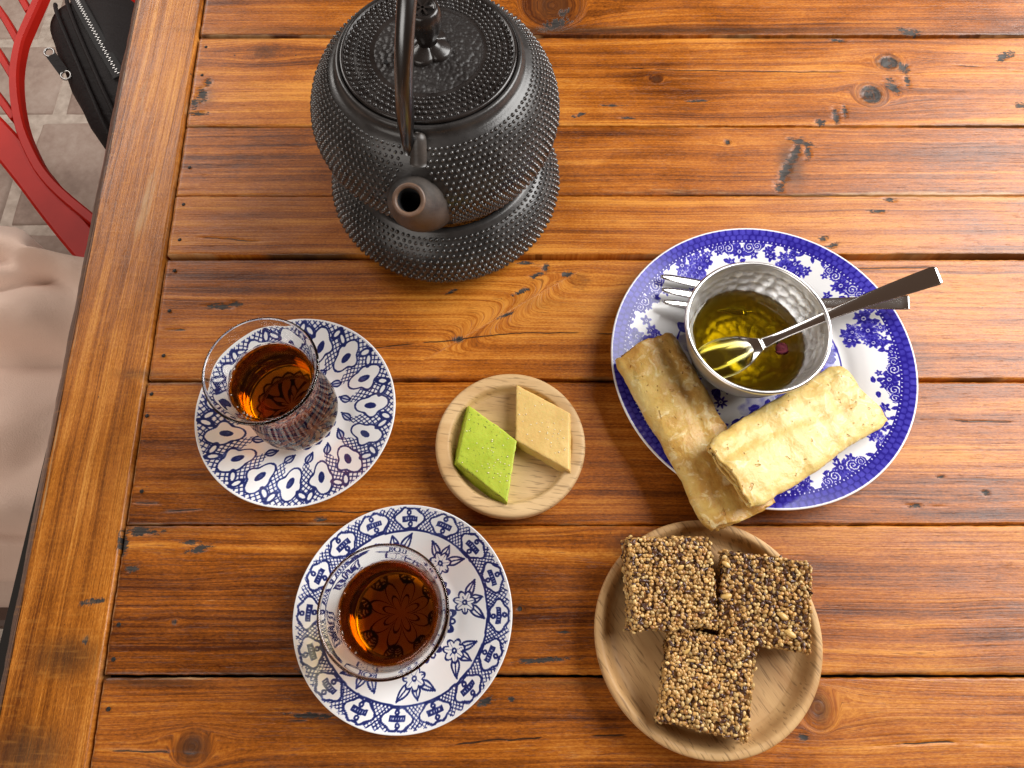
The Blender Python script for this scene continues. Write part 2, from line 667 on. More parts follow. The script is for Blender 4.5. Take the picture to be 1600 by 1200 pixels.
# ------------------------------------------------------------------ the floor: stone paving with raised pale joints
FZ = -0.75
fl = link('floor', np_mesh('floor', *box(-0.5, .6, FZ - .03, 6.0, 5.0, .05)), M['mortar'])
tag(fl, kind='structure')
rows = [.20, .4985, .770, 1.0406, 1.2458, 1.50, 1.78]
rng = random.Random(4)
for k in range(len(rows) - 1):
    y0, y1 = rows[k] + .009, rows[k + 1] - .009
    x = -2.3 + (-0.945 + 2.3) % .46 if k == 3 else -2.3 + rng.uniform(.0, .4)
    x -= .46
    while x < .4:
        w = .46 if k == 3 else rng.uniform(.36, .56)
        xa, xb = x + .009, x + w - .009
        n_ = 10
        gxs = gys = np.array([0, .012, .03, .12, .3, .5, .7, .88, .97, .988, 1.0])[:n_ + 1]
        n_ = len(gxs)
        U, W_ = np.meshgrid(gxs, gys, indexing='ij')
        X = xa + U * (xb - xa)
        Y = y0 + W_ * (y1 - y0)
        edge = np.minimum(np.minimum(U, 1 - U), np.minimum(W_, 1 - W_))
        Z = np.where(edge < .005, -.012, np.where(edge < .02, -.002, .0)) + .004 * fbm(X * 9, Y * 9, 5)
        V = np.stack([X, Y, Z], -1).reshape(-1, 3)
        c = V.mean(0)
        V[:, :2] -= c[:2]
        link('paving_stone', np_mesh('paving_stone', V, grid_faces(n_, n_)), M['stone'], fl, (c[0], c[1], FZ - .001))
        x += w

# ------------------------------------------------------------------ the table
table = empty('dining_table', (0, 0, FZ))
tag(table, 'varnished pine plank table with worn golden edge board under all the dishes', 'table')
TZ = -FZ

KNOTS = [(-0.1736, -0.0476, 0.009, 0.0085, 0.9), (0.2945, 0.4323, 0.0095, 0.0080, 1.0), (0.2748, 0.4006, 0.0105, 0.0105, 1.0), (0.0659, 0.0612, 0.0153, 0.0099, 0.55), (0.169, -0.0277, 0.0092, 0.0104, 0.75), (-0.1941, 0.4427, 0.0121, 0.0096, 0.6), (0.0323, 0.4928, 0.0208, 0.0212, 0.75), (0.1115, 0.4157, 0.0045, 0.0038, 0.8), (0.0461, 0.2394, 0.0114, 0.008, 0.5), (-0.2044, 0.0514, 0.0137, 0.0098, 0.35), (0.1316, 0.4463, 0.0092, 0.0053, 0.4), (-0.1942, 0.0169, 0.0018, 0.0018, 1.0), (0.0044, 0.0243, 0.0019, 0.0018, 1.0), (0.1606, 0.356, 0.0023, 0.0029, 1.0), (0.2861, 0.0921, 0.0118, 0.0063, 0.25), (0.2476, 0.0574, 0.0228, 0.0068, 0.2)]
CHIPS = [(-0.1982, 0.2198, 0.0112, 0.0025, 0), (-0.1881, 0.2218, 0.0052, 0.0029, 0), (0.2154, 0.356, 0.0114, 0.0029, -20), (0.2096, 0.3455, 0.0033, 0.0152, -25), (0.2003, 0.3295, 0.0042, 0.0137, -25), (0.2189, 0.3478, 0.0024, 0.0094, -10), (0.1938, 0.3161, 0.0037, 0.0056, 0), (0.3053, 0.4259, 0.0045, 0.0058, 0), (0.3058, 0.4131, 0.0024, 0.0077, 0), (0.2935, 0.4087, 0.005, 0.0089, 20), (0.2448, 0.3792, 0.0025, 0.0079, 0), (0.2524, 0.384, 0.002, 0.0074, 0), (0.2324, 0.3738, 0.0043, 0.003, 0), (0.3873, 0.4388, 0.004, 0.0092, -60), (0.2187, 0.2731, 0.0036, 0.0026, 0), (0.224, 0.2668, 0.0062, 0.0021, 20), (0.2715, 0.3051, 0.0046, 0.0022, 0), (0.3166, 0.4647, 0.0112, 0.004, -12), (0.2593, 0.455, 0.0071, 0.002, 0), (0.0349, 0.4721, 0.0144, 0.0062, 25), (0.0414, 0.4845, 0.0073, 0.0034, 50), (-0.2222, 0.0684, 0.0131, 0.0026, 0), (-0.2323, 0.0612, 0.0035, 0.0083, 10), (-0.2235, 0.047, 0.0045, 0.0026, 0), (-0.186, 0.0582, 0.0092, 0.0022, 15), (-0.1911, 0.0619, 0.0068, 0.0015, 0), (0.0188, -0.0033, 0.0195, 0.0015, 3), (0.0308, 0.0114, 0.0058, 0.0007, 0), (0.0476, 0.0114, 0.0044, 0.0014, 0), (-0.112, -0.0319, 0.0162, 0.0016, -2), (0.1626, -0.035, 0.0049, 0.0015, 25), (0.1594, -0.0426, 0.0028, 0.0028, 0), (0.166, -0.0407, 0.0028, 0.0009, 0), (-0.2375, 0.4006, 0.0039, 0.0088, 10), (-0.242, 0.392, 0.0034, 0.0061, 0), (-0.2343, 0.4119, 0.0029, 0.005, 0), (-0.2376, 0.3822, 0.0078, 0.0024, 0), (-0.2425, 0.0282, 0.0086, 0.0018, 10), (-0.2496, 0.0194, 0.0029, 0.0014, 0), (-0.2425, 0.0073, 0.0018, 0.0027, 0), (-0.13, -0.004, 0.0079, 0.001, -5), (-0.1186, -0.0097, 0.005, 0.001, -30), (-0.173, 0.0737, 0.0039, 0.0019, 0), (-0.116, 0.0756, 0.0046, 0.0016, 0), (-0.1144, 0.0791, 0.0023, 0.0031, 0), (-0.1503, 0.1033, 0.0063, 0.0048, 20), (-0.1645, 0.1061, 0.0032, 0.002, 0), (0.2446, 0.0842, 0.0054, 0.0012, 0), (0.2475, 0.0756, 0.0038, 0.002, 0), (0.29, 0.0921, 0.0024, 0.0019, 0), (0.2947, 0.0901, 0.0015, 0.0016, 0), (0.2647, 0.1021, 0.0032, 0.0012, 0), (0.3199, 0.2953, 0.0028, 0.0017, 0), (0.3875, 0.3901, 0.0058, 0.0031, 0), (-0.0142, -0.0244, 0.0057, 0.0026, 15), (0.0, -0.0235, 0.0021, 0.0017, 0), (-0.0194, -0.0286, 0.0021, 0.0009, 0), (-0.0415, 0.231, 0.0044, 0.0015, 25), (0.0167, 0.2434, 0.0053, 0.002, 20), (0.023, 0.2495, 0.0027, 0.004, 0), (0.0375, 0.2444, 0.0044, 0.0025, 0), (-0.0043, 0.2131, 0.0069, 0.0014, 25), (-0.0298, 0.1961, 0.0013, 0.0066, -15), (-0.0357, 0.1952, 0.0043, 0.0028, 0), (-0.0257, 0.2069, 0.0034, 0.0024, 40), (0.0065, 0.231, 0.0079, 0.002, 25), (0.0089, 0.2531, 0.0062, 0.0015, 0), (0.0509, 0.381, 0.0058, 0.0018, 20), (0.1594, 0.3768, 0.0034, 0.0024, 0), (0.087, 0.378, 0.0068, 0.0012, 0), (0.1417, 0.3944, 0.0098, 0.0013, 0), (0.0755, 0.3901, 0.0117, 0.0013, 0), (-0.2345, 0.2117, 0.006, 0.0007, 0), (-0.2234, 0.2022, 0.0068, 0.0007, 0), (0.2659, 0.2184, 0.0061, 0.0008, 2), (0.2605, 0.2953, 0.0073, 0.0017, 0)]
CRACKS = [[(-0.2379, 0.0862), (-0.1948, 0.085), (-0.1476, 0.0811), (-0.0932, 0.0803), (-0.0622, 0.0819)], [(-0.2254, -0.0489), (-0.1871, -0.0501), (-0.1626, -0.0513)], [(-0.0382, -0.0467), (-0.007, -0.0439), (0.0349, -0.042), (0.0698, -0.0417)], [(0.1561, -0.0489), (0.2016, -0.0464), (0.2366, -0.0451), (0.2779, -0.047)], [(-0.1015, 0.1882), (-0.0425, 0.1942), (0.0, 0.1998), (0.0341, 0.2003), (0.081, 0.1989)], [(0.0649, 0.4278), (0.1296, 0.4246), (0.1992, 0.4233), (0.2638, 0.4227)], [(0.3403, 0.431), (0.3984, 0.4233)], [(0.2492, 0.0842), (0.2685, 0.0834)], [(-0.2174, 0.0803), (-0.1827, 0.0822)], [(0.2524, 0.1394), (0.3251, 0.1373)], [(0.177, 0.1246), (0.2527, 0.1204)], [(-0.1615, -0.0357), (-0.1055, -0.0341)], [(-0.2251, 0.2741), (-0.1706, 0.2699)], [(0.221, 0.2485), (0.3543, 0.251)]]
NAILS = [(-0.2327, 0.2469), (-0.2309, 0.216), (-0.2291, 0.1832), (-0.2322, 0.1563), (-0.2324, 0.1415), (-0.2267, 0.0929), (-0.2256, 0.0155), (-0.2249, -0.003), (-0.2226, -0.0286), (-0.2418, 0.448), (-0.2362, 0.3329), (-0.2404, 0.4195), (-0.2353, 0.3008), (-0.2332, 0.2715), (-0.2724, 0.3172), (-0.2605, 0.2566), (-0.2641, 0.05)]
CHIPS = [c for k, c in enumerate(CHIPS) if c[2] * c[3] > 9e-6 or k % 2]
# darker, dirtier zones of the boards: (x, y, rx, ry, amount)
STAINS = [(-0.252, -0.002, .030, .017, .75), (-0.262, -0.050, .030, .020, .8), (-0.20, .069, .05, .006, .5), (0.05, .4660, .40, .006, .75), (-.2, -.015, .05, .004, .7),
          (0.30, -.009, .12, .010, .55), (-.242, .34, .012, .05, .25), (.02, .222, .05, .010, .45), (-.24, .17, .03, .006, .6), (.30, .463, .15, .006, .6),
          (-.12, .10, .10, .010, .5), (-.23, .21, .014, .05, .4), (.205, .335, .014, .030, .8), (.29, .415, .03, .02, .35), (.05, -.016, .08, .004, .6),
          (-.235, .40, .012, .02, .6), (-.2, .04, .05, .012, .35), (.03, .378, .06, .006, .3), (.16, .378, .06, .006, .3), (.40, .385, .02, .01, .5)]
# paler, scrubbed zones
PALES = [(.30, .309, .12, .004, .9), (.12, .312, .10, .004, .55), (.33, .25, .06, .005, .5), (.33, .06, .10, .02, .35), (-.262, .30, .007, .045, .8), (-.225, .165, .05, .002, .6),
         (.14, .416, .03, .004, .45), (-.27, .15, .02, .1, .25), (.35, .345, .08, .03, .3), (.33, .20, .06, .03, .3), (-.285, .40, .012, .10, .5), (.25, .06, .08, .012, .35)]


def rail_in(y):          # inner edge of the long edge board (slightly out of square)
    return -0.2288 - 0.0421 * (y + 0.0575)


def rail_out(y):
    return -0.2895 - 0.0425 * (y - 0.0038)


def wood_fields(X, Y, along, seed, tint):
    """grain coordinates and wear masks for a board whose grain runs along x or y."""
    A, B = (X, Y) if along == 'x' else (Y, X)
    gy = B + .0050 * fbm(A * 3.1 + seed, B * 9, seed) + .0011 * fbm(A * 14, B * 40, seed + 3)
    knot = np.zeros_like(X)
    for kx, ky, rx, ry, amt in KNOTS:
        e2 = ((X - kx) / rx) ** 2 + ((Y - ky) / ry) ** 2
        el = ((X - kx) / (rx * 2.2)) ** 2 + ((Y - ky) / ry) ** 2
        if along == 'x':
            gy = gy - (Y - ky) * .85 * amt / np.maximum(el, 1.0) * np.exp(-el / 14)
            wk = sstep(1.45, 1.0, np.sqrt(e2)) * (1.0 if amt > .7 else 0.0)
            gy = gy * (1 - wk) + wk * (ky + .42 * ry * np.sqrt(e2) + .0006 * fbm(X * 150, Y * 150, seed))
        knot = np.maximum(knot, amt * sstep(1.5, .35, np.sqrt(e2)))
        ringm = np.exp(-((np.sqrt(e2) - 1.05) / .16) ** 2)
        knot = np.maximum(knot, .65 * amt * ringm)
        # hard dark knots have crumbled, split middles

    # the branch scar running diagonally in the board under the teapot
    if along == 'x':
        ux, uy = .84, .54
        px, py = X + .005, Y - .214
        s, d = px * ux + py * uy, -px * uy + py * ux
        wgt = np.exp(-(s / .045) ** 4) * np.exp(-(d / .012) ** 2)
        gy = gy + wgt * (.016 * np.sign(d) * np.exp(-np.abs(d) / .006))
    chip = np.zeros_like(X)
    for cx, cy_, rx, ry, ang in CHIPS:
        m_ = (np.abs(X - cx) < 3 * max(rx, ry)) & (np.abs(Y - cy_) < 3 * max(rx, ry))
        if not m_.any():
            continue
        c_, s_ = math.cos(R(ang)), math.sin(R(ang))
        dx, dy = X[m_] - cx, Y[m_] - cy_
        e = np.sqrt(((dx * c_ + dy * s_) / rx) ** 2 + ((-dx * s_ + dy * c_) / ry) ** 2)
        chip[m_] = np.maximum(chip[m_], np.clip(1.08 - .62 * e, 0, 1))
    for kx, ky, rx, ry, amt in KNOTS:
        if amt >= .95:
            chip = np.maximum(chip, .72 * sstep(1.15, .5, np.hypot((X - kx) / rx, (Y - ky) / ry)))
    crack = np.zeros_like(X)
    for k, pl in enumerate(CRACKS):
        xs, ys = np.array([p[0] for p in pl]), np.array([p[1] for p in pl])
        m_ = (X > xs[0]) & (X < xs[-1]) & (np.abs(Y - ys.mean()) < .03)
        if along != 'x' or not m_.any():
            continue
        yc = np.interp(X[m_], xs, ys) + .0007 * fbm(X[m_] * 90, X[m_] * 0, 11 + k)
        taper = sstep(0, .012, X[m_] - xs[0]) * sstep(0, .012, xs[-1] - X[m_])
        on = sstep(-.42, .05, fbm(X[m_] * 40, X[m_] * 0, 31 + k))
        crack[m_] = np.maximum(crack[m_], np.exp(-(np.abs(Y[m_] - yc) / .0006) ** 2) * taper * on)
    stain = np.zeros_like(X)
    for sx, sy, rx, ry, amt in STAINS:
        stain = np.maximum(stain, amt * np.exp(-((X - sx) / rx) ** 2 - ((Y - sy) / ry) ** 2))
    pale = np.zeros_like(X)
    for sx, sy, rx, ry, amt in PALES:
        pale = np.maximum(pale, amt * np.exp(-((X - sx) / rx) ** 2 - ((Y - sy) / ry) ** 2))
    return dict(gx=A + seed * .37, gy=gy + seed * .113, knot=knot, chip=chip, crack=crack, stain=stain, pale=pale, tint=np.full_like(X, tint))


def board(name, y0, y1, seed, tint, dz, mat, fine=True):
    """One plank of the top: grain along x, left end cut along the edge board."""
    xs = np.concatenate([np.arange(0, .685, .0016 if fine else .02), np.linspace(.69, .93, 13)])
    ny = max(8, int((y1 - y0) / (.00062 if fine else .006)))
    ys = np.linspace(y0, y1, ny)
    U, Y = np.meshgrid(xs, ys, indexing='ij')
    left = rail_in(ys)[None, :] + .0016 + .0004 * vnoise(ys * 260, ys * 0, seed)[None, :]
    X = left + U
    # ragged, slightly rounded edges
    ex = np.minimum(Y - y0, y1 - Y)
    el = U
    nz = .5 + vnoise(X * 70, Y * 0 + (Y > (y0 + y1) / 2) * 9.0, seed + 5)
    rad = .0008 + .0012 * np.clip(nz, 0, 1) ** 2
    Z = -.0008 * np.clip(1 - ex / rad, 0, 1) ** 2 - .0012 * np.clip(1 - el / .0018, 0, 1) ** 2
    Z = Z + .00018 * fbm(X * 30, Y * 90, seed + 2)
    f = wood_fields(X, Y, 'x', seed, tint)
    Z = Z - .00050 * sstep(.42, .85, f['chip'] + .6 * fbm(X * 300, Y * 300, seed + 8)) - .0005 * f['crack'] - .0002 * sstep(.5, 1, f['knot'])
    f['pale'] = np.maximum(f['pale'], .75 * np.clip(1 - ex / .0022, 0, 1) * sstep(-.25, .3, fbm(X * 22, Y * 0 + (Y > (y0 + y1) / 2) * 5.0, seed + 6)))
    f['pale'] = np.maximum(f['pale'], .8 * np.clip(1 - el / .003, 0, 1))
    f['stain'] = np.maximum(f['stain'], .8 * np.clip(1 - ex / .005, 0, 1) * sstep(-.1, .3, fbm(X * 14, Y * 0 + (Y > (y0 + y1) / 2) * 5.0, seed + 7)))
    Yj = Y + np.where(ex < .0012, .0004 * vnoise(X * 300, Y * 0, seed + 4), 0)
    P = np.stack([X, Yj, Z + dz], -1)

    def pad(a):
        return np.pad(a, ((1, 1), (1, 1)), mode='edge')
    P = np.stack([pad(P[..., k]) for k in range(3)], -1)
    P[0, :, 2] = P[-1, :, 2] = P[:, 0, 2] = P[:, -1, 2] = -.026
    nu, nv = P.shape[:2]
    me = np_mesh(name, P.reshape(-1, 3), grid_faces(nu, nv))
    for k, a in f.items():
        fattr(me, k, pad(a))
    return link(name, me, mat, table, (0, 0, TZ))


GAPS = [(.660, .0030), (.5570, .0030), (.4593, .0034), (.3705, .0008), (.3086, .0007), (.2578, .0040), (.1658, .0023), (.0724, .0008), (-.0119, .0015), (-.108, .002), (-.20, .002)]
TINTS = [.5, .40, .58, .52, .66, .50, .40, .36, .52, .45]
planks = []
for k in range(len(GAPS) - 1):
    y1 = GAPS[k][0] - GAPS[k][1] / 2
    y0 = GAPS[k + 1][0] + GAPS[k + 1][1] / 2
    fine = 1 <= k <= 8
    planks.append((y0, y1, board('plank', y0, y1, 3 + k, TINTS[k], (.0, .0, .0004, .0, .0003, -.0002, .0, .0003, -.0001, .0)[k], M['board'], fine)))

# long edge board, grain along y
ys = np.concatenate([np.linspace(-.21, -.085, 12), np.arange(-.08, .53, .0016), np.linspace(.54, .66, 12)])
us = np.concatenate([[0, .0006, .0016, .0030, .0044, .0056], np.linspace(.0052, 1 - .002, 108) * 1.0, [1 - .001, 1]])
us[:6] = us[:6] / .0605
us[6:-2] = np.linspace(.0068 / .0605, .975, 108)
us[-2:] = (.988, 1)
Yg, U = np.meshgrid(ys, us, indexing='ij')
xo, xi = rail_out(ys)[:, None], rail_in(ys)[:, None] - .0004
X = xo + U * (xi - xo) + np.where(U < .03, .0008 * fbm(Yg * 60, U * 0, 91), 0)
din = (1 - U) * (xi - xo)
dout = U * (xi - xo)
Z = -.0050 * np.clip(1 - dout / .0075, 0, 1) ** 1.6 - .0010 * np.clip(1 - din / .0014, 0, 1) ** 2 + .0002 * fbm(X * 90, Yg * 30, 9)
f = wood_fields(X, Yg, 'y', 77, .5)
f['worn'] = sstep(.0060, .0052, dout)
f['crack'] = np.maximum(f['crack'], np.exp(-((dout - .0064 - .0006 * fbm(Yg * 40, U * 0, 55)) / .0006) ** 2))
f['pale'] = np.maximum(f['pale'], .8 * np.exp(-((dout - .0080) / .0010) ** 2) * sstep(-.3, .2, fbm(Yg * 25, U * 0, 3)))
f['pale'] = np.maximum(f['pale'], .55 * np.clip(1 - din / .0016, 0, 1))
Z = Z - .0005 * sstep(.45, .85, f['chip'])
P = np.stack([X, Yg, Z + .0008], -1)
pad = lambda a: np.pad(a, ((1, 1), (1, 1)), mode='edge')
P = np.stack([pad(P[..., k]) for k in range(3)], -1)
P[0, :, 2] = P[-1, :, 2] = P[:, 0, 2] = P[:, -1, 2] = -.030
nu, nv = P.shape[:2]
me = np_mesh('edge_board', P.reshape(-1, 3), grid_faces(nu, nv)[:, ::-1])
for k, a in f.items():
    fattr(me, k, pad(a))
eb = link('edge_board', me, M['edge_board'], table, (0, 0, TZ))
eb['label'] = 'golden board along the table edge, dark stains at its end'

# backing under the gaps, frame and legs
link('underlay', np_mesh('underlay', *box(.18, .23, TZ - .0175, .96, .84, .010)), M['grime'], table)
for (cx, cy_, sx, sy) in ((-.262, .225, .024, .80), (.66, .225, .024, .80), (.2, -.172, .90, .024), (.2, .625, .90, .024)):
    bevel(link('apron', np_mesh('apron', *box(cx, cy_, TZ - .075, sx, sy, .085)), M['under'], table, flat=True), .002)
for cx in (-.235, .63):
    for cy_ in (-.14, .60):
        bevel(link('leg', np_mesh('leg', *box(cx, cy_, (TZ - .032) / 2, .06, .06, TZ - .032)), M['under'], table, flat=True), .004)
# nail heads, each one driven into its board
nv_, nf_ = lathe([(.0009, -.001), (.0013, .0001), (.0010, .00035)], 10, cap1=True)
nail_me = np_mesh('nail', nv_, nf_)
nail_me.materials.append(M['nail'])
for x, y in NAILS:
    host = eb if x < rail_in(y) else next((o for a, b, o in planks if a <= y <= b), planks[5][2])
    link('nail', nail_me, None, host, (x, y, .0004))
# crumbs and grit caught in the wider gaps
rng = np.random.default_rng(7)
parts = []
for yy, w in GAPS[2:9]:
    for k in range(46 if w > .002 else 10):
        x = rng.uniform(-.24, .42) if k % 3 else rng.uniform(-.24, -.05)
        s = rng.uniform(.0004, .0010)
        v, fc = box(0, 0, 0, s, s * rng.uniform(.5, 1), s * .7)
        a = rng.uniform(0, 3)
        v = v @ np.array([[math.cos(a), math.sin(a), 0], [-math.sin(a), math.cos(a), 0], [0, 0, 1]])
        parts.append((v + (x, yy + rng.uniform(-.4, .4) * w, -.0125 + s * .3), fc))
g = link('grit', np_mesh('grit', *join(parts)), M['crumb'], table, (0, 0, TZ))
g['kind'] = 'stuff'

# ------------------------------------------------------------------ cast iron teapot on its warmer
TX, TY = -.046, .310


def sample_profile(prof, n=200):
    P = spline(prof, n)
    d = np.concatenate([[0], np.cumsum(np.hypot(*np.diff(P, axis=0).T))])
    return P, d


def hobnails(prof, z0, z1, N, rel, skip=None, up=True, sgn=1):
    """rows of little domes over a lathed surface; row spacing follows the radius."""
    P, d = sample_profile(prof, 600)
    T = np.gradient(P, axis=0)
    T /= np.linalg.norm(T, axis=1)[:, None]
    pos, nor, siz = [], [], []
    s, row = d[np.argmin(np.abs(np.arange(len(P)) / len(P) - z0))], 0
    s_end = z1 * d[-1]
    s = z0 * d[-1]
    while s < s_end:
        r, z = np.interp(s, d, P[:, 0]), np.interp(s, d, P[:, 1])
        tr, tz = np.interp(s, d, T[:, 0]), np.interp(s, d, T[:, 1])
        nr, nz = sgn * tz, -sgn * tr
        sp = 2 * PI * r / N
        a = (np.arange(N) + .5 * (row % 2)) * 2 * PI / N
        p = np.stack([r * np.cos(a), r * np.sin(a), np.full(N, z)], -1)
        nn = np.stack([nr * np.cos(a), nr * np.sin(a), np.full(N, nz)], -1)
        pos.append(p)
        nor.append(nn)
        siz.append(np.full(N, sp * rel))
        s += sp * .90
        row += 1
    pos, nor, siz = np.concatenate(pos), np.concatenate(nor), np.concatenate(siz)
    if skip is not None:
        k = ~skip(pos)
        pos, nor, siz = pos[k], nor[k], siz[k]
    # sand casting is never exact: every dome a little different
    rg_ = np.random.default_rng(N)
    siz = siz * rg_.uniform(.86, 1.10, len(siz))
    pos = pos + rg_.normal(0, .00010, pos.shape)
    # template dome
    ring = []
    for rr, hh in ((1.0, -.15), (.80, .50), (.42, .86)):
        a = np.linspace(0, 2 * PI, 7, endpoint=False)
        ring.append(np.stack([rr * np.cos(a), rr * np.sin(a), np.full(7, hh)], -1))
    tv = np.concatenate(ring + [np.array([[0, 0, .97]])])
    tf4 = grid_faces(3, 7, wrap_v=True)
    i = np.arange(7)
    tf3 = np.stack([14 + i, 14 + (i + 1) % 7, np.full(7, 21)], -1)
    t1 = np.cross(nor, np.array([0.0, 0, 1]))
    l = np.linalg.norm(t1, axis=1)[:, None]
    t1 = np.where(l > 1e-4, t1 / np.maximum(l, 1e-9), np.array([1.0, 0, 0]))
    t2 = np.cross(nor, t1)
    V = pos[:, None] + siz[:, None, None] * (tv[None, :, 0:1] * t1[:, None] + tv[None, :, 1:2] * t2[:, None] + tv[None, :, 2:3] * nor[:, None])
    k = np.arange(len(pos))[:, None, None] * 22
    V, F = V.reshape(-1, 3), [(tf4[None] + k).reshape(-1, 4)[:, ::-1], (tf3[None] + k).reshape(-1, 3)]
    return V, F


warmer = empty('teapot_warmer', (TX, TY, 0))
tag(warmer, 'low round black cast iron warmer with hobnail dots, under the teapot', 'warmer')
wp = [(.060, .0012), (.0725, .0050), (.0775, .0130), (.0775, .0210), (.0745, .0300), (.0685, .0375), (.0635, .0415)]
P_, _ = sample_profile(wp, 60)
out = [tuple(p) for p in P_] + [(.0620, .0440), (.0600, .0452), (.0575, .0445), (.056, .040), (.056, .006), (.058, .0012)]
V, F = lathe(out + [out[0]], 128)
wb = link('body', np_mesh('body', V, F), M['iron'], warmer)
V, F = hobnails(wp, .10, 1.0, 108, .37)
hb = link('hobnails', np_mesh('hobnails', V, F), M['hobnail'], warmer)
hb['kind'] = 'stuff'

pot = empty('teapot', (TX, TY, .0447))
tag(pot, 'black cast iron teapot with hobnail dots and tall bail handle', 'teapot')
PZ = .0447


def zz(pr):
    return [(r, z - PZ) for r, z in pr]


bp = zz([(.0620, .0575), (.0680, .0655), (.0722, .0760), (.0738, .0860), (.0724, .0960), (.0684, .1060), (.0628, .1150), (.0575, .1205), (.0540, .1228)])
P_, _ = sample_profile(bp, 90)
full = zz([(.040, .0462), (.0545, .0450), (.0590, .0500), (.0608, .0545)]) + [tuple(p) for p in P_] + \
    zz([(.0528, .1240), (.0522, .1262), (.0518, .1282), (.0505, .1290), (.0492, .1284), (.0488, .1262), (.0480, .1240), (.0480, .06), (.04, .056)])
V, F = lathe(full, 160, cap0=True, cap1=True)
az = R(-6.0)
D = np.array([math.sin(az), -math.cos(az), 0.0])          # spout direction
SD = np.array([D[1], -D[0], 0.0]) * -1                     # sideways
body = link('body', np_mesh('body', V, F), M['iron'], pot)
sp0 = D * .058 + np.array([0, 0, .0800 - PZ])
sp1 = D * .0815 + np.array([0, 0, .1070 - PZ])
lug = D * .0545 + np.array([0, 0, .1215 - PZ])


def skip_body(p):
    ax = sp1 - sp0
    L = np.linalg.norm(ax)
    ax = ax / L
    q = p - sp0
    t = np.clip(q @ ax, -.02, L)
    dist = np.linalg.norm(q - t[:, None] * ax, axis=1)
    rad = np.interp(t, [0, L], [.0215, .0115])
    return (dist < rad + .0012) | ((np.abs((p - lug) @ SD) < .0065) & (((p - lug) @ D) > -.01) & (((p - lug) @ D) < .016))


V, F = hobnails(bp, .05, .95, 112, .37, skip_body)
hb = link('hobnails', np_mesh('hobnails', V, F), M['hobnail'], pot)
hb['kind'] = 'stuff'

# spout: flares out of the belly, thick lip, dark bore
path = spline([D * .050 + np.array([0, 0, .0745 - PZ]), D * .062 + np.array([0, 0, .0830 - PZ]), D * .0725 + np.array([0, 0, .0935 - PZ]), D * .0805 + np.array([0, 0, .1040 - PZ]), D * .0850 + np.array([0, 0, .1120 - PZ])], 26)
rad = np.interp(np.linspace(0, 1, 26), [0, .25, .55, .82, .95, 1], [.0235, .0212, .0158, .0112, .0096, .0090])
Vo, Fo = tube(path, rad, 36, caps=False)
lip = [(path[-1], .0090)]
T_ = path[-1] - path[-3]
T_ = T_ / np.linalg.norm(T_)
n1 = np.cross(T_, (0, 0, 1.0))
n1 /= np.linalg.norm(n1)
n2 = np.cross(n1, T_)
aa = np.linspace(0, 2 * PI, 36, endpoint=False)
lipr = [(0, .00905), (.0007, .0088), (.0010, .0080), (.0008, .0070), (-.0004, .0063), (-.006, .0058), (-.018, .0056), (-.026, .0050), (-.026, .0002)]
Vi = np.stack([path[-1] + T_ * h_ + r_ * (np.cos(aa)[:, None] * n1 + np.sin(aa)[:, None] * n2) for h_, r_ in lipr], 1).reshape(-1, 3)
Fi = [grid_faces(36, len(lipr), wrap_u=True)]
so = link('spout', np_mesh('spout', Vo, Fo), M['iron_worn'], pot)
# only the lip itself is rusty; the bore behind it is coloured black
lo = link('lip', np_mesh('lip', Vi, Fi), M['iron_rust'], so)
lo.data.materials.append(M['black_pad'])
for pol in lo.data.polygons:
    pol.material_index = 1 if pol.index % (len(lipr) - 1) >= 4 else 0
# handle lugs (front one seen, back one behind the lid) and the bail
for s in (1, -1):
    c = D * s * .0560 + np.array([0, 0, .1190 - PZ])
    pth = spline([c + np.array([0, 0, -.006]) + D * s * .006, c + np.array([0, 0, .003]) + D * s * .001, c + np.array([0, 0, .0085]) - D * s * .0025], 12)
    lg = link('handle_lug', np_mesh('handle_lug', *tube(pth + SD * .0022, [.0052, .0050, .0048, .0047, .0046, .0045, .0044, .0043, .0042, .0040, .0034, .0016], 18)), M['iron_worn'], pot)
hp = []
for k in range(41):
    t = k / 40 * PI
    rr = .0600 + .0035 * math.sin(t) ** .5 if 0 < t < PI else .0600
    hp.append(D * (math.cos(t) * (.0585 + .006 * math.sin(t))) + np.array([0, 0, .1175 - PZ + .094 * math.sin(t) ** .8]) + SD * (-.0034 + .0085 * math.sin(t)))
hr = np.full(41, .0045)
hr[:3] = (.0026, .0034, .0042)
hr[-3:] = (.0042, .0034, .0026)
link('handle', np_mesh('handle', *tube(np.array(hp), hr, 20)), M['steel_dark'], pot)

# lid: rim ring, five rows of dots, pebbled centre, bud knob on four petals
LZ = .1288 - PZ
lid_prof = [(.0470, LZ - .004), (.0486, LZ - .001), (.0490, LZ + .0006), (.0484, LZ + .0016), (.0472, LZ + .0014), (.0466, LZ + .0004), (.0455, LZ + .0002), (.0400, LZ + .0009), (.0310, LZ + .0018), (.0296, LZ + .0014)]
Pl = np.array(lid_prof)
V, F = lathe([tuple(p) for p in Pl], 128)
lid = link('lid', np_mesh('lid', V, F), M['iron_gloss'], pot)
V, F = lathe(list(zip(np.linspace(.0298, .0004, 24), LZ + .0015 + .0022 * np.sin(np.linspace(0, 1, 24) * PI / 2))), 96, cap1=True)
link('lid_centre', np_mesh('lid_centre', V, F), M['iron_leather'], lid)
V, F = hobnails([(.0462, LZ), (.0455, LZ + .0002), (.0400, LZ + .0009), (.0312, LZ + .0017)], .04, 1.0, 74, .40)
hb = link('lid_hobnails', np_mesh('lid_hobnails', V, F), M['iron_gloss'], lid)
hb['kind'] = 'stuff'
KZ = LZ + .0034
ka = np.linspace(0, 2 * PI, 72, endpoint=False)
petal = .0096 + .0040 * np.abs(np.cos(2 * ka + .9)) ** .6
kv = []
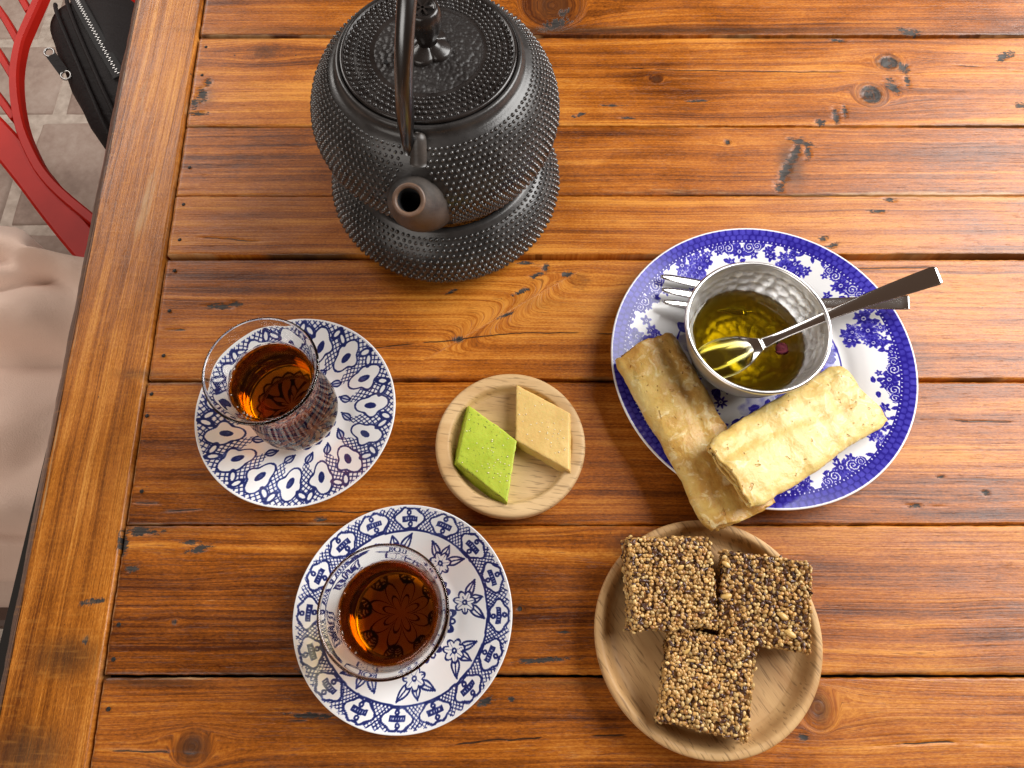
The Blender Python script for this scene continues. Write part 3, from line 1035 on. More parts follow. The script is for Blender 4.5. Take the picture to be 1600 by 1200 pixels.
for sc, hz in ((1.0, -.0006), (1.0, .0012), (.92, .0024), (.60, .0034), (.42, .0050)):
    kv.append(np.stack([petal * sc * np.cos(ka), petal * sc * np.sin(ka), np.full(72, KZ + hz)], 1))
kv = np.stack(kv, 1).reshape(-1, 3)
link('petal_base', np_mesh('petal_base', kv, grid_faces(72, 5, wrap_u=True)), M['iron_gloss'], lid)
V, F = lathe([(r_ * 1.15, KZ + h_ * 1.22) for r_, h_ in ((.0046, .003), (.0044, .0055), (.0062, .0085), (.0080, .0125), (.0084, .0165), (.0072, .0205), (.0062, .0218), (.0056, .0214), (.0050, .0206))], 48, cap1=True)
V = V.copy()
an = np.arctan2(V[:, 1], V[:, 0])
sel = (V[:, 2] > KZ + .0073) & (V[:, 2] < KZ + .0244)
V[sel, :2] *= (1 - .09 * np.exp(-(((an[sel] * 4 / (2 * PI)) % 1 - .5) / .07) ** 2))[:, None]
link('knob', np_mesh('knob', V, F), M['iron_gloss'], lid)
star = [box(0, 0, KZ + .0254, .0108, .0011, .0016)]
for k in (1, 2):
    a = k * PI / 3
    v, fc = box(0, 0, KZ + .0254, .0108, .0011, .0016)
    star.append((v @ np.array([[math.cos(a), math.sin(a), 0], [-math.sin(a), math.cos(a), 0], [0, 0, 1]]), fc))
link('knob_star', np_mesh('knob_star', *join(star)), M['iron_gloss'], lid, flat=True)
V, F = lathe([(.0012, 0), (.0011, .0012)], 10, cap1=True)
link('vent_hole', np_mesh('vent_hole', V + (-.0225, -.010, LZ + .0027), F), M['black_pad'], lid)

# ------------------------------------------------------------------ printed china


def stroke(p, c):
    return sstep(c, c * .55, np.abs(p))


def ell(x, y, cx, cy_, a, b, rot=0.0):
    c_, s_ = math.cos(rot), math.sin(rot)
    dx, dy = x - cx, y - cy_
    u, v = dx * c_ + dy * s_, -dx * s_ + dy * c_
    q = np.sqrt((u / a) ** 2 + (v / b) ** 2) + 1e-9
    return (q - 1) * min(a, b), u, v


def hatch(a, b, s, w=.30):
    h1 = np.abs(((a + b) / s) % 1 - .5) * 2
    h2 = np.abs(((a - b) / s) % 1 - .5) * 2
    return np.maximum(sstep(1 - w * 1.5, 1 - w * .6, h1), sstep(1 - w * 1.5, 1 - w * .6, h2))


def fold(th, n, off=0.0):
    w = 2 * PI / n
    return (th + off + w / 2) % w - w / 2


def paint(dst, val, mask):
    return dst * (1 - mask) + val * mask


def leaf(pr, x, y, cx, cy_, L, Wd, rot, ink=1.0, lw=.010, fillv=0.0):
    """outlined leaf with a midrib, pointing along rot."""
    c_, s_ = math.cos(rot), math.sin(rot)
    dx, dy = x - cx, y - cy_
    u, v = dx * c_ + dy * s_, -dx * s_ + dy * c_
    t = np.clip(u / L, 0, 1)
    hw = Wd * np.sin(PI * t ** .8)
    inside = sstep(.004, -.004, np.abs(v) - hw) * (u > 0) * (u < L)
    edge = stroke(np.abs(v) - hw, lw) * (u > -.01) * (u < L + .01)
    rib = stroke(v, lw * .7) * (u > 0) * (u < L * .9)
    pr = paint(pr, fillv, inside)
    return paint(pr, ink, np.maximum(edge, rib * inside))


def saucer_print_scallop(X, Y):
    r, th = np.hypot(X, Y), np.arctan2(Y, X)
    pr = np.zeros_like(r)
    X, Y = X + .012 * fbm(X * 4, Y * 4, 61), Y + .012 * fbm(X * 4 + 9, Y * 4, 62)
    r, th = np.hypot(X, Y), np.arctan2(Y, X)
    wob = .009 * fbm(X * 9, Y * 9, 2)
    n = 15
    t = fold(th, n)
    x, y = r * np.sin(t), r * np.cos(t) + wob
    tb = fold(th, n, PI / n)
    xb, yb = r * np.sin(tb), r * np.cos(tb) + wob
    h = hatch(th * 5.4, r * 5.8, .36, .25)
    tri = sstep(.006, -.004, np.abs(xb) - (.016 + .30 * (r - .50))) * sstep(.50, .515, r + .02 * np.sin(th * 90))
    outer = sstep(.835, .85, r)
    zone = np.maximum(tri, outer) * sstep(.985, .975, r)
    pr = paint(pr, h, zone)
    # lobed blossoms
    dx, dy = x, y - .755
    ph = np.arctan2(dx, dy)
    rad = (.135 + .018 * np.cos(4 * ph + .5) + .014 * np.sin(3 * ph)) * (1 + .20 * np.cos(2 * ph))
    d = np.hypot(dx, dy) - rad
    pr = paint(pr, 0.0, sstep(.004, -.004, d))
    pr = paint(pr, .95, stroke(d, .013))
    da, u, v = ell(x, y, .0, .735, .024, .046, .25)
    pr = paint(pr, .72 + .25 * (np.abs((u * 90) % 1 - .5) < .25), sstep(.004, -.003, da))
    pr = paint(pr, 1.0, stroke(da, .010))
    # scroll loops near the lip
    for sx in (-1, 1):
        dl, u, v = ell(xb, yb, sx * .040, .895 + sx * .012, .030, .066, sx * .55 - .15)
        pr = paint(pr, 0.0, sstep(.003, -.003, dl))
        pr = paint(pr, .95, stroke(dl, .012))
    # inward leaves
    pr = leaf(pr, xb, yb, .0, .525, .125, .034, -PI / 2 + .60, 1.0, .0115, .25)
    # medallion round the glass
    d = r - (.335 + .032 * np.abs(np.cos(9 * th)))
    pr = paint(pr, 1.0, stroke(d, .012))
    inn = sstep(.30, .29, r)
    sw = np.abs(np.sin(6 * th + 11 * r)) * np.abs(np.cos(19 * r + 1.5 * np.sin(6 * th)))
    pr = paint(pr, .85 * sstep(.32, .18, sw), inn * sstep(.03, .05, r))
    pr = paint(pr, hatch(th * 7, r * 9, .33, .28), sstep(.300, .305, r) * sstep(.335, .33, r))
    return np.clip(pr, 0, 1) * sstep(.992, .985, r)


def saucer_print_cartouche(X, Y):
    r, th = np.hypot(X, Y), np.arctan2(Y, X)
    pr = np.zeros_like(r)
    n = 16
    r0 = r
    X, Y = X + .011 * fbm(X * 4, Y * 4, 63), Y + .011 * fbm(X * 4 + 9, Y * 4, 64)
    r, th = np.hypot(X, Y), np.arctan2(Y, X)
    wob = .008 * fbm(X * 9, Y * 9, 21)
    t = fold(th, n, .12)
    x, y = r * np.sin(t) * 1.0, r * np.cos(t) + wob
    band = sstep(.778, .786, r) * sstep(.978, .966, r + .012 * np.sin(th * 70))
    pr = paint(pr, hatch(th * 8.4, r * 8.4, .36, .28), band)
    pr = paint(pr, 1.0, stroke(r + wob - .775, .011))
    dx, dy = x, y - .880
    ph = np.arctan2(dy, dx)
    rad = 1.0 / np.sqrt((np.cos(ph) / .136) ** 2 + (np.sin(ph) / .090) ** 2) * (1 + .07 * np.cos(6 * ph))
    d = np.hypot(dx, dy) - rad
    pr = paint(pr, 0.0, sstep(.004, -.004, d))
    pr = paint(pr, .95, stroke(d, .012))
    for s in (-1, 1):
        d = np.hypot(x - .006 * s, y - .880 - s * .052) - .0165
        pr = paint(pr, 1.0, stroke(d, .0105))
    bx, by = x, y - .878 + 1.2 * x ** 2
    inb = sstep(.003, -.003, np.maximum(np.abs(bx) - .066, np.abs(by) - .0175))
    rung = np.abs((bx / .024) % 1 - .5) < .22
    pr = paint(pr, np.where(rung, .25, 1.0), inb)
    eb_ = np.maximum(np.abs(bx) - .066, np.abs(by) - .0175)
    pr = paint(pr, 1.0, stroke(eb_, .009))
    # flower sprigs
    t = fold(th, 8, .3)
    x, y = r * np.sin(t), r * np.cos(t) + wob
    for a, L in ((.95, .17), (-.85, .19), (.08, .13)):
        pr = leaf(pr, x, y, .045 * math.sin(a), .565 + .045 * math.cos(a), L, .036, PI / 2 - a, 1.0, .0105, .08)
    dx, dy = x, y - .565
    ph = np.arctan2(dx, dy)
    q = np.hypot(dx, dy)
    rad = .068 + .036 * np.abs(np.cos(3.5 * ph))
    pr = paint(pr, .05, sstep(.003, -.003, q - rad))
    pr = paint(pr, 1.0, stroke(q - rad, .0115))
    pr = paint(pr, .9, stroke(np.sin(3.5 * ph) * q, .008) * (q < rad) * (q > .02))
    pr = paint(pr, .95, stroke(q - .018, .010))
    # striped buds nearer the foot
    t = fold(th, 8, .62)
    x, y = r * np.sin(t), r * np.cos(t) + wob
    for s in (-1, 1):
        d, u, v = ell(x, y, s * .046, .37, .040, .086, -s * .38)
        pr = paint(pr, np.where(np.abs((v / .028 + np.abs(u) * 14) % 1 - .5) < .24, 1.0, .08), sstep(.003, -.003, d))
        pr = paint(pr, 1.0, stroke(d, .010))
    d = np.hypot(x, y - .445) - .022
    pr = paint(pr, .05, sstep(.003, -.003, d))
    pr = paint(pr, 1.0, stroke(d, .010))
    sw = np.abs(np.cos(4 * th)) * .2
    pr = paint(pr, .9, stroke(r - .10 - sw, .014))
    pr = paint(pr, .9, stroke(r - .05 - sw * .6, .012))
    return np.clip(pr, 0, 1) * sstep(.992, .985, r)


def plate_print(X, Y):
    r, th = np.hypot(X, Y), np.arctan2(Y, X)
    pr = np.zeros_like(r)
    rg = np.random.default_rng(12)

    def flower(cx, cy_, s, rot, k=5, base=.95):
        nonlocal pr
        m_ = (np.abs(X - cx) < s * 1.3) & (np.abs(Y - cy_) < s * 1.3)
        if not m_.any():
            return
        dx, dy = X[m_] - cx, Y[m_] - cy_
        q, ph = np.hypot(dx, dy), np.arctan2(dy, dx) + rot
        rad = s * (.74 + .26 * np.cos(k * ph))
        p = pr[m_]
        p = paint(p, base - .42 * sstep(.55, .95, q / (rad + 1e-9)), sstep(.005, -.002, q - rad))
        p = paint(p, .12, sstep(.30, .22, q / s))
        p = paint(p, 1.0, sstep(.15, .10, q / s))
        pr[m_] = p

    def lf(cx, cy_, L, Wd, rot, ink=.9):
        nonlocal pr
        m_ = (np.abs(X - cx) < L * 1.2) & (np.abs(Y - cy_) < L * 1.2)
        if not m_.any():
            return
        c_, s_ = math.cos(rot), math.sin(rot)
        dx, dy = X[m_] - cx, Y[m_] - cy_
        u, v = dx * c_ + dy * s_, -dx * s_ + dy * c_
        t = np.clip(u / L, 0, 1)
        ins = sstep(.003, -.002, np.abs(v) - Wd * np.sin(PI * t ** .8)) * (u > 0) * (u < L)
        pr[m_] = paint(pr[m_], ink - .35 * (np.abs(v) < .003), ins)

    def polar(rho, a):
        return rho * math.cos(a), rho * math.sin(a)
    # little leaves growing in from the band
    for k in range(84):
        a = k / 84 * 2 * PI + rg.normal(0, .01)
        x, y = polar(.905, a)
        lf(x, y, rg.uniform(.035, .060), .012, a + PI + rg.choice([-1, 1]) * rg.uniform(.4, 1.0))
    # bouquets and scroll sprays by turns
    nb = 7
    for k in range(nb):
        a0 = (k + .32) / nb * 2 * PI
        for q in range(58):
            dep = rg.uniform(0, 1) ** .8
            rho = .885 - .235 * dep
            a = a0 + rg.normal(0, .5) * (.24 - .13 * dep)
            if abs(a - a0) > .29 - .15 * dep:
                continue
            x, y = polar(rho, a)
            if q % 3 == 0:
                lf(x, y, rg.uniform(.04, .06), .014, rg.uniform(0, 6.28))
            flower(x, y, rg.uniform(.026, .044), rg.uniform(0, 6), 5, rg.uniform(.62, 1.0))
        for q in range(5):
            x, y = polar(.79 + rg.normal(0, .035), a0 + rg.normal(0, .06))
            flower(x, y, rg.uniform(.046, .062), rg.uniform(0, 6), 6, rg.uniform(.7, 1.0))
        a1 = a0 + PI / nb
        for q in range(15):
            x, y = polar(.885 - .10 * abs(rg.normal(0, .6)), a1 + rg.normal(0, .085))
            if q % 2:
                lf(x, y, .05, .015, rg.uniform(0, 6.28))
            else:
                flower(x, y, rg.uniform(.024, .036), rg.uniform(0, 6), 5)
        x, y = polar(.835, a1)
        flower(x, y, .055, rg.uniform(0, 6), 8, 1.0)
        for s in (-1, 1):
            for da, dr, sc in ((.085, .865, 1.0), (.150, .875, .8)):
                cx, cy_ = polar(dr, a1 + s * da)
                m_ = (np.abs(X - cx) < .06) & (np.abs(Y - cy_) < .06)
                dx, dy = X[m_] - cx, Y[m_] - cy_
                q, ph = np.hypot(dx, dy) / sc, np.arctan2(dy, dx)
                p = paint(pr[m_], .80, sstep(.047, .042, q))
                spi = np.abs((q / .020 - s * ph / (2 * PI)) % 1 - .5)
                pr[m_] = paint(p, .10, (spi < .17) * (q < .043))
    # the band: honeycomb on deep blue, a row of white dots, a darker bead line
    u, v = th * 128 / (2 * PI), r * 20.0
    row = np.floor(v / .866)
    uu = (u + .5 * (row % 2)) % 1 - .5
    vv = v / .866 - row - .5
    hexd = np.maximum(np.abs(uu) * 2, np.abs(vv) * 1.4 + np.abs(uu) * .7)
    hx = .62 + .38 * sstep(.66, .90, hexd) - .08 * sstep(.4, .1, hexd)
    band = sstep(.900, .906, r)
    pr = paint(pr, hx, band)
    pr = paint(pr, .92, sstep(.894, .898, r) * sstep(.922, .918, r))
    dots = np.hypot(((th * 190 / (2 * PI)) % 1 - .5) * (2 * PI * .908 / 190), r - .908)
    pr = paint(pr, .05, sstep(.0062, .0036, dots))
    # centre picture
    cmask = sstep(.56, .53, r + .03 * np.sin(th * 22))
    pr = paint(pr, .25 + .2 * fbm(X * 20, Y * 20, 6), cmask * sstep(.1, .3, fbm(X * 5, Y * 5, 9) + .25))
    for q in range(150):
        a, rho = rg.uniform(0, 6.28), .53 * math.sqrt(rg.uniform(.05, 1))
        x, y = polar(rho, a)
        if q % 2:
            lf(x, y, rg.uniform(.05, .09), .022, rg.uniform(0, 6.28))
        else:
            flower(x, y, rg.uniform(.03, .06), rg.uniform(0, 6), int(rg.integers(5, 9)), 1.0)
    pr = paint(pr, .9, stroke(r - .562, .005))
    return np.clip(pr, 0, 1) * sstep(.9945, .988, r)


def dish_mesh(name, top, bottom, nr, na, rad, painter=None):
    """top and bottom: radius -> z profiles as point lists; one closed skin, print stored on the top."""
    rt, zt = np.array(top).T
    rs = np.linspace(0.004, 1.0, nr) * rad
    zs = np.interp(rs, rt, zt)
    ker = np.ones(7) / 7
    zs2 = np.convolve(np.pad(zs, 3, mode='edge'), ker, 'valid')
    zs2[-4:] = zs[-4:]
    rb = np.array(bottom)
    prof = np.concatenate([np.stack([rs, zs2], 1), [[rad * 1.004, zs2[-1] - .0006], [rad * 1.0, zs2[-1] - .0014]], rb[::-1]])
    V, F = lathe([tuple(p) for p in prof[::-1]], na, cap0=True, cap1=True)
    me = np_mesh(name, V, F)
    p = np.zeros(len(V))
    if painter is not None:
        m_ = len(prof)
        j = np.arange(na * m_) % m_
        sel = np.zeros(len(V), bool)
        sel[:na * m_] = j >= m_ - nr
        p[sel] = painter(V[sel, 0] / rad, V[sel, 1] / rad)
    fattr(me, 'print', p)
    return me


sau_top = [(0, .0050), (.026, .0050), (.030, .0056), (.038, .0085), (.048, .0125), (.056, .0158), (.061, .0180)]
sau_bot = [(.004, .0024), (.026, .0024), (.0275, .0000), (.0300, .0000), (.0312, .0030), (.040, .0068), (.050, .0110), (.058, .0148), (.0605, .0165)]
SA, SB = (-.1328, .1404), (-.0605, .0205)
s1 = link('saucer', dish_mesh('saucer', sau_top, sau_bot, 116, 760, .061, saucer_print_scallop), M['saucer'], None, (*SA, 0), (0, 0, .1))
tag(s1, 'white saucer with blue scalloped blossoms and cross-hatching, beside the edge board', 'saucer', 'tea saucers')
s2 = link('saucer', dish_mesh('saucer', sau_top, sau_bot, 116, 760, .0605, saucer_print_cartouche), M['saucer'], None, (*SB, 0), (0, 0, .5))
tag(s2, 'white saucer with blue flower sprigs and ring of oval cartouches', 'saucer', 'tea saucers')
PL = (.1586, .1742)
pl_top = [(0, .0060), (.052, .0060), (.057, .0064), (.062, .0088), (.068, .0108), (.082, .0140), (.0955, .0172)]
pl_bot = [(.004, .0030), (.052, .0030), (.054, .0000), (.0575, .0000), (.060, .0042), (.066, .0074), (.082, .0108), (.0945, .0150)]
pl = link('plate', dish_mesh('plate', pl_top, pl_bot, 170, 1040, .0957, plate_print), M['plate'], None, (*PL, 0))
tag(pl, 'white plate with cobalt blue floral rim holding two rolled pancakes', 'plate')


# ------------------------------------------------------------------ tea glasses
gz = .0052
g_out = [(.0175, .0000), (.0212, .0006), (.0244, .0040), (.0262, .0100), (.0266, .0170), (.0260, .0250), (.0246, .0330), (.0234, .0410), (.0230, .0470), (.0236, .0540), (.0252, .0610), (.0276, .0680), (.0297, .0722), (.0307, .0738), (.0311, .0748)]
g_in = [(.0306, .0755), (.0299, .0754), (.0292, .0745), (.0279, .0718), (.0260, .0676), (.0237, .0608), (.0221, .0540), (.0215, .0470), (.0219, .0410), (.0231, .0330), (.0245, .0250), (.0250, .0170), (.0245, .0110), (.0226, .0068), (.0180, .0052), (.0080, .0050)]


def tea_glass(loc, level, label):
    root = empty('tea_glass', (loc[0], loc[1], gz))
    tag(root, label, 'tea glass', 'tulip-waisted tea glasses')
    Po, Pi = spline(g_out, 64), spline(g_in, 64)
    # below the tea line the inner face is the tea's own skin (one shared boundary between glass and tea)
    r_l = float(np.interp(level, Pi[::-1, 1], Pi[::-1, 0]))
    dry = [tuple(p) for p in Pi if p[1] > level + .0004] + [(r_l, level + .0003)]
    V, F = lathe([tuple(p) for p in Po] + dry, 96, cap0=True)
    link('glass_wall', np_mesh('glass_wall', V, F), M['glass'], root)
    # tea fills the inside; its skin sits a hair inside the glass so the two media touch
    Pin = Pi[::-1]
    lo = Pin[Pin[:, 1] < level - .0002]
    prof = [(r, z) for r, z in lo]
    n_side = len(prof)
    prof += [(r_l, level + .0003), (r_l - .0003, level + .00005), (r_l - .0012, level - .0003), (r_l * .7, level - .00035), (r_l * .35, level - .00035)]
    V, F = lathe(prof, 96, cap0=True, cap1=True)
    me = np_mesh('tea', V, F)
    m_ = len(prof)
    j = np.tile(np.arange(m_ - 1), 96)
    face_attr(me, 'ior', np.concatenate([np.where(j < n_side, 1.33 / 1.5, 1.33), np.full(96, 1.33 / 1.5), np.full(96, 1.33)]))
    link('tea', me, M['tea'], root)
    # a few bubbles along the edge of the tea
    rg = np.random.default_rng(int(level * 1e5))
    bub = []
    for k in range(9):
        a = rg.uniform(2.4, 4.4)
        rr = rg.uniform(.0003, .0006)
        v, fc = lathe([(rr * .9, -rr * .2), (rr, 0), (rr * .7, rr * .7), (rr * .2, rr)], 10, cap0=True, cap1=True)
        bub.append((v + ((r_l - .0009) * math.cos(a), (r_l - .0009) * math.sin(a), level), fc))
    b = link('bubbles', np_mesh('bubbles', *join(bub)), M['glass'], root)
    b['kind'] = 'stuff'
    return root


tea_glass((-.1336, .1410), .0585, 'waisted glass of dark tea on the scalloped blossom saucer')
tea_glass((-.0607, .0190), .0625, 'waisted glass of dark tea on the saucer with oval cartouches')

# ------------------------------------------------------------------ hammered bowl of syrup
BC = (.1456, .1812)
BZ = .0062
bowl = empty('metal_bowl', (*BC, BZ))
tag(bowl, 'small hammered aluminium bowl of amber olive syrup on the blue-rimmed plate', 'bowl')
b_in = [(.0010, .0022), (.0150, .0024), (.0235, .0044), (.0300, .0095), (.0346, .0175), (.0380, .0265), (.0402, .0350), (.0418, .0432)]
b_out = [(.0420, .0436), (.0407, .0350), (.0386, .0262), (.0352, .0168), (.0306, .0086), (.0240, .0020), (.0200, .0000), (.0010, .0000)]
Pi = spline(b_in, 74)
na = 300
a = np.linspace(0, 2 * PI, na, endpoint=False)
d = np.concatenate([[0], np.cumsum(np.hypot(*np.diff(Pi, axis=0).T))])
A, S = np.meshgrid(a, d, indexing='ij')
rr = np.broadcast_to(Pi[None, :, 0], A.shape)
row_h = .0056
row = np.floor(S / row_h)
disp = np.zeros_like(S)
for dr in (-1, 0, 1):                                   # overlapping hammer marks in staggered rows
    rw = row + dr
    rc = np.interp((rw + .5) * row_h, d, Pi[:, 0])
    cnt = np.maximum(np.round(2 * PI * rc / .0068), 5)
    jit = _hash(rw, rw * 0, 3)
    ph = A * cnt / (2 * PI) + jit
    cell = np.floor(ph)
    for dc in (-1, 0, 1):
        c_ = cell + dc
        ju, jv = _hash(c_ % cnt, rw, 5) - .5, _hash(c_ % cnt, rw, 6) - .5
        du = (ph - c_ - .5 - .7 * ju) * (2 * PI * rr / cnt)
        dv = S - (rw + .5 + .6 * jv) * row_h
        q = (du / .0042) ** 2 + (dv / .0038) ** 2
        disp = np.maximum(disp, np.clip(1 - q, 0, 1))
fade = sstep(.006, .012, S) * sstep(d[-1] - .002, d[-1] - .007, S)
T_ = np.gradient(Pi, axis=0)
T_ /= np.linalg.norm(T_, axis=1)[:, None]
amt = .00055 * disp * fade
r_ = rr + amt * T_[None, :, 1]
z_ = Pi[None, :, 1] - amt * T_[None, :, 0]
V = np.stack([r_ * np.cos(A), r_ * np.sin(A), z_], -1).reshape(-1, 3)
F = [grid_faces(na, len(d), wrap_u=True)[:, ::-1]]
Vo, Fo = lathe([tuple(p) for p in spline(b_out, 40)], na)
bi = link('inner_wall', np_mesh('inner_wall', V, F), M['alu'], bowl)
link('outer_wall', np_mesh('outer_wall', Vo, [f[:, ::-1] for f in Fo]), M['alu'], bowl)
ra = np.linspace(0, 2 * PI, 160)
link('rolled_rim', np_mesh('rolled_rim', *tube(np.stack([.0421 * np.cos(ra), .0421 * np.sin(ra), np.full(160, .0434) + .00012 * np.sin(ra * 7)], 1), .0013, 12, caps=False)), M['alu_rim'], bowl)
lev = .0205
Psy = [p for p in Pi if p[1] < lev]
rl = np.interp(lev, Pi[:, 1], Pi[:, 0])
prof = [(r + .0011, z - .0006) for r, z in Psy] + [(rl + .0011, lev + .0003), (rl - .0003, lev), (rl - .002, lev - .0003), (rl * .6, lev - .0003), (rl * .2, lev - .0003)]
V, F = lathe(prof, 128, cap0=True, cap1=True)
me = np_mesh('syrup', V, F)
face_attr(me, 'ior', np.full(len(me.polygons), 1.44))
sy = link('syrup', me, M['syrup'], bowl)

# dried rose bud half sunk in the syrup
rose = empty('rose_bud', (.1668, .1775, BZ + .0185))
tag(rose, 'dried pink rose bud floating in the syrup beside the spoon', 'rose bud')
rg = np.random.default_rng(3)
for k in range(9):
    aa = k * 2.4
    s = .0050 - .0002 * k
    U_, W_ = np.meshgrid(np.linspace(-1, 1, 7), np.linspace(0, 1, 6), indexing='ij')
    w = s * .8 * np.sin(PI * (.15 + .8 * W_))
    ox = .0009 + .00035 * k * (1 - W_ * .3)
    px = ox + .0010 * np.sin(PI * W_) - .0004 * (U_ ** 2)
    V = np.stack([px * math.cos(aa) - U_ * w * math.sin(aa), px * math.sin(aa) + U_ * w * math.cos(aa), W_ * s * 1.6 - .002], -1).reshape(-1, 3)
    link('petal', np_mesh('petal', V, grid_faces(7, 6)), M['rose'], rose)
V, F = tube(spline([(0, 0, -.002), (-.003, .004, -.001), (-.006, .006, .002)], 8), [.0006] * 8, 8)
link('stem', np_mesh('stem', V, F), M['rose_leaf'], rose)
rose.rotation_euler = (.9, .5, .3)


def loft(sections, ns=14, thick=.0012):
    """flat cutlery: sections (centre xyz, side vector, half width, dish depth, thickness, up)."""
    top, bot = [], []
    s = np.linspace(-1, 1, ns)
    C = np.array([q[0] for q in sections], float)
    T = np.gradient(C, axis=0)
    T /= np.linalg.norm(T, axis=1)[:, None]
    for (c, hw, dep, th, crown), t in zip(sections, T):
        side = np.cross((0, 0, 1), t)
        side /= np.linalg.norm(side)
        up = np.cross(t, side)
        prof = np.sqrt(np.clip(1 - s ** 2, 0, 1))
        off = -dep * (1 - s ** 2) + crown * (1 - s ** 2)
        tp = np.array(c) + np.outer(s * hw, side) + np.outer(off, up)
        bt = np.array(c) + np.outer(s * hw, side) + np.outer(off - th * np.clip(prof, .25, 1), up)
        top.append(tp)
        bot.append(bt[::-1])
    G = np.concatenate([np.array(top), np.array(bot)], 1)
    n, m = G.shape[:2]
    V = G.reshape(-1, 3)
    F = [grid_faces(n, m, wrap_v=True)]
    V2 = np.concatenate([V, G[0].mean(0)[None], G[-1].mean(0)[None]])
    i = np.arange(m)
    F.append(np.stack([np.full(m, len(V)), i, (i + 1) % m], -1))
    F.append(np.stack([np.full(m, len(V) + 1), (n - 1) * m + (i + 1) % m, (n - 1) * m + i], -1))
    return V2, F


def dense(keys, n):
    """keys: (t, (x,y,z), half width, dish, thickness, crown) -> n interpolated sections."""
    ts = np.array([k[0] for k in keys])
    pos = np.array([k[1] for k in keys])
    tt = np.linspace(ts[0], ts[-1], n)
    pp = spline(pos, 400)
    # param of spline by key index
    u = np.interp(tt, ts, np.linspace(0, 1, len(ts)))
    q = np.stack([np.interp(u, np.linspace(0, 1, 400), pp[:, k]) for k in range(3)], 1)
    oth = [spline(np.array([[k[j]] for k in keys]), 400)[:, 0] for j in (2, 3, 4, 5)]
    oo = [np.interp(u, np.linspace(0, 1, 400), o) for o in oth]
    return [(q[i], max(oo[0][i], .0002), max(oo[1][i], 0), max(oo[2][i], .0003), oo[3][i]) for i in range(n)]


# spoon: bowl under the syrup, handle resting on the rim
spoon = empty('spoon', (.1545, .1790, .0290))
tag(spoon, 'polished steel teaspoon dipped in the syrup, handle leaning over the bowl rim', 'spoon')
so_ = np.array([.1545, .1790, .0290])
tipd = np.array([-.042, -.0135, -.0085])
keys = [(0, tipd * 1.0, .0018, .0002, .0008, 0), (.06, tipd * .95, .0062, .0012, .0008, 0), (.22, tipd * .80, .0112, .0036, .0009, 0), (.48, tipd * .55, .0128, .0046, .0010, 0), (.75, tipd * .28, .0104, .0032, .0011, 0), (.92, tipd * .10, .0060, .0012, .0013, 0), (1.0, tipd * .0, .0034, .0002, .0018, .0002)]
bsec = dense(keys, 40)
bs = link('spoon_bowl', np_mesh('spoon_bowl', *loft(bsec, 22)), M['steel'], spoon)
fix_normals(bs)
hk = [(0, np.array([0, 0, 0]), .0034, .0002, .0018, .0002), (.12, np.array([.009, .0026, .0052]), .0026, 0, .0020, .0004), (.35, np.array([.0315, .0083, .0202]), .0030, 0, .0018, .0004), (.65, np.array([.056, .0142, .0345]), .0044, 0, .0016, .0003), (.92, np.array([.0795, .0190, .0470]), .0057, 0, .0015, .0002), (.985, np.array([.0846, .0198, .0496]), .0058, 0, .0014, .0001), (1.0, np.array([.0857, .0200, .0501]), .0046, 0, .0012, .0001)]
hs = link('handle', np_mesh('handle', *loft(dense(hk, 50), 12)), M['steel'], spoon)
fix_normals(hs)

# fork: lies on the plate behind the bowl
fork = empty('fork', (.1750, .2135, .0125))
tag(fork, 'steel dessert fork with three tines lying on the plate behind the bowl', 'fork')
fk = np.array([.1750, .2135, .0125])


def fkp(x, y, z):
    return np.array([x, y, z]) - fk


keys = [(0, fkp(.1500, .2155, .0135), .0100, .0008, .0014, 0), (.1, fkp(.1570, .2152, .0128), .0090, .0006, .0015, 0), (.22, fkp(.1660, .2148, .0135), .0042, .0002, .0018, 0), (.45, fkp(.1850, .2140, .0160), .0030, 0, .0020, .0003), (.7, fkp(.2160, .2118, .0200), .0040, 0, .0018, .0003), (.95, fkp(.2475, .2089, .0262), .0050, 0, .0016, .0002), (1, fkp(.2520, .2084, .0274), .0050, 0, .0014, .0001)]
fh = link('handle', np_mesh('handle', *loft(dense(keys, 60), 12)), M['steel'], fork)
fix_normals(fh)
for k, (ty, by) in enumerate(((.2312, .2236), (.2215, .2155), (.2128, .2074))):
    key = [(0, fkp(.0975, ty, .0200), .0011, 0, .0010, .0002), (.12, fkp(.1040, ty - .0004, .0190), .0024, 0, .0013, .0004), (.6, fkp(.1300, .55 * ty + .45 * by, .0140), .0035, 0, .0016, .0005), (1.0, fkp(.1515, by, .0135), .0038, 0, .0016, .0004)]
    ft = link('tine', np_mesh('tine', *loft(dense(key, 26), 9)), M['steel'], fork)
    fix_normals(ft)


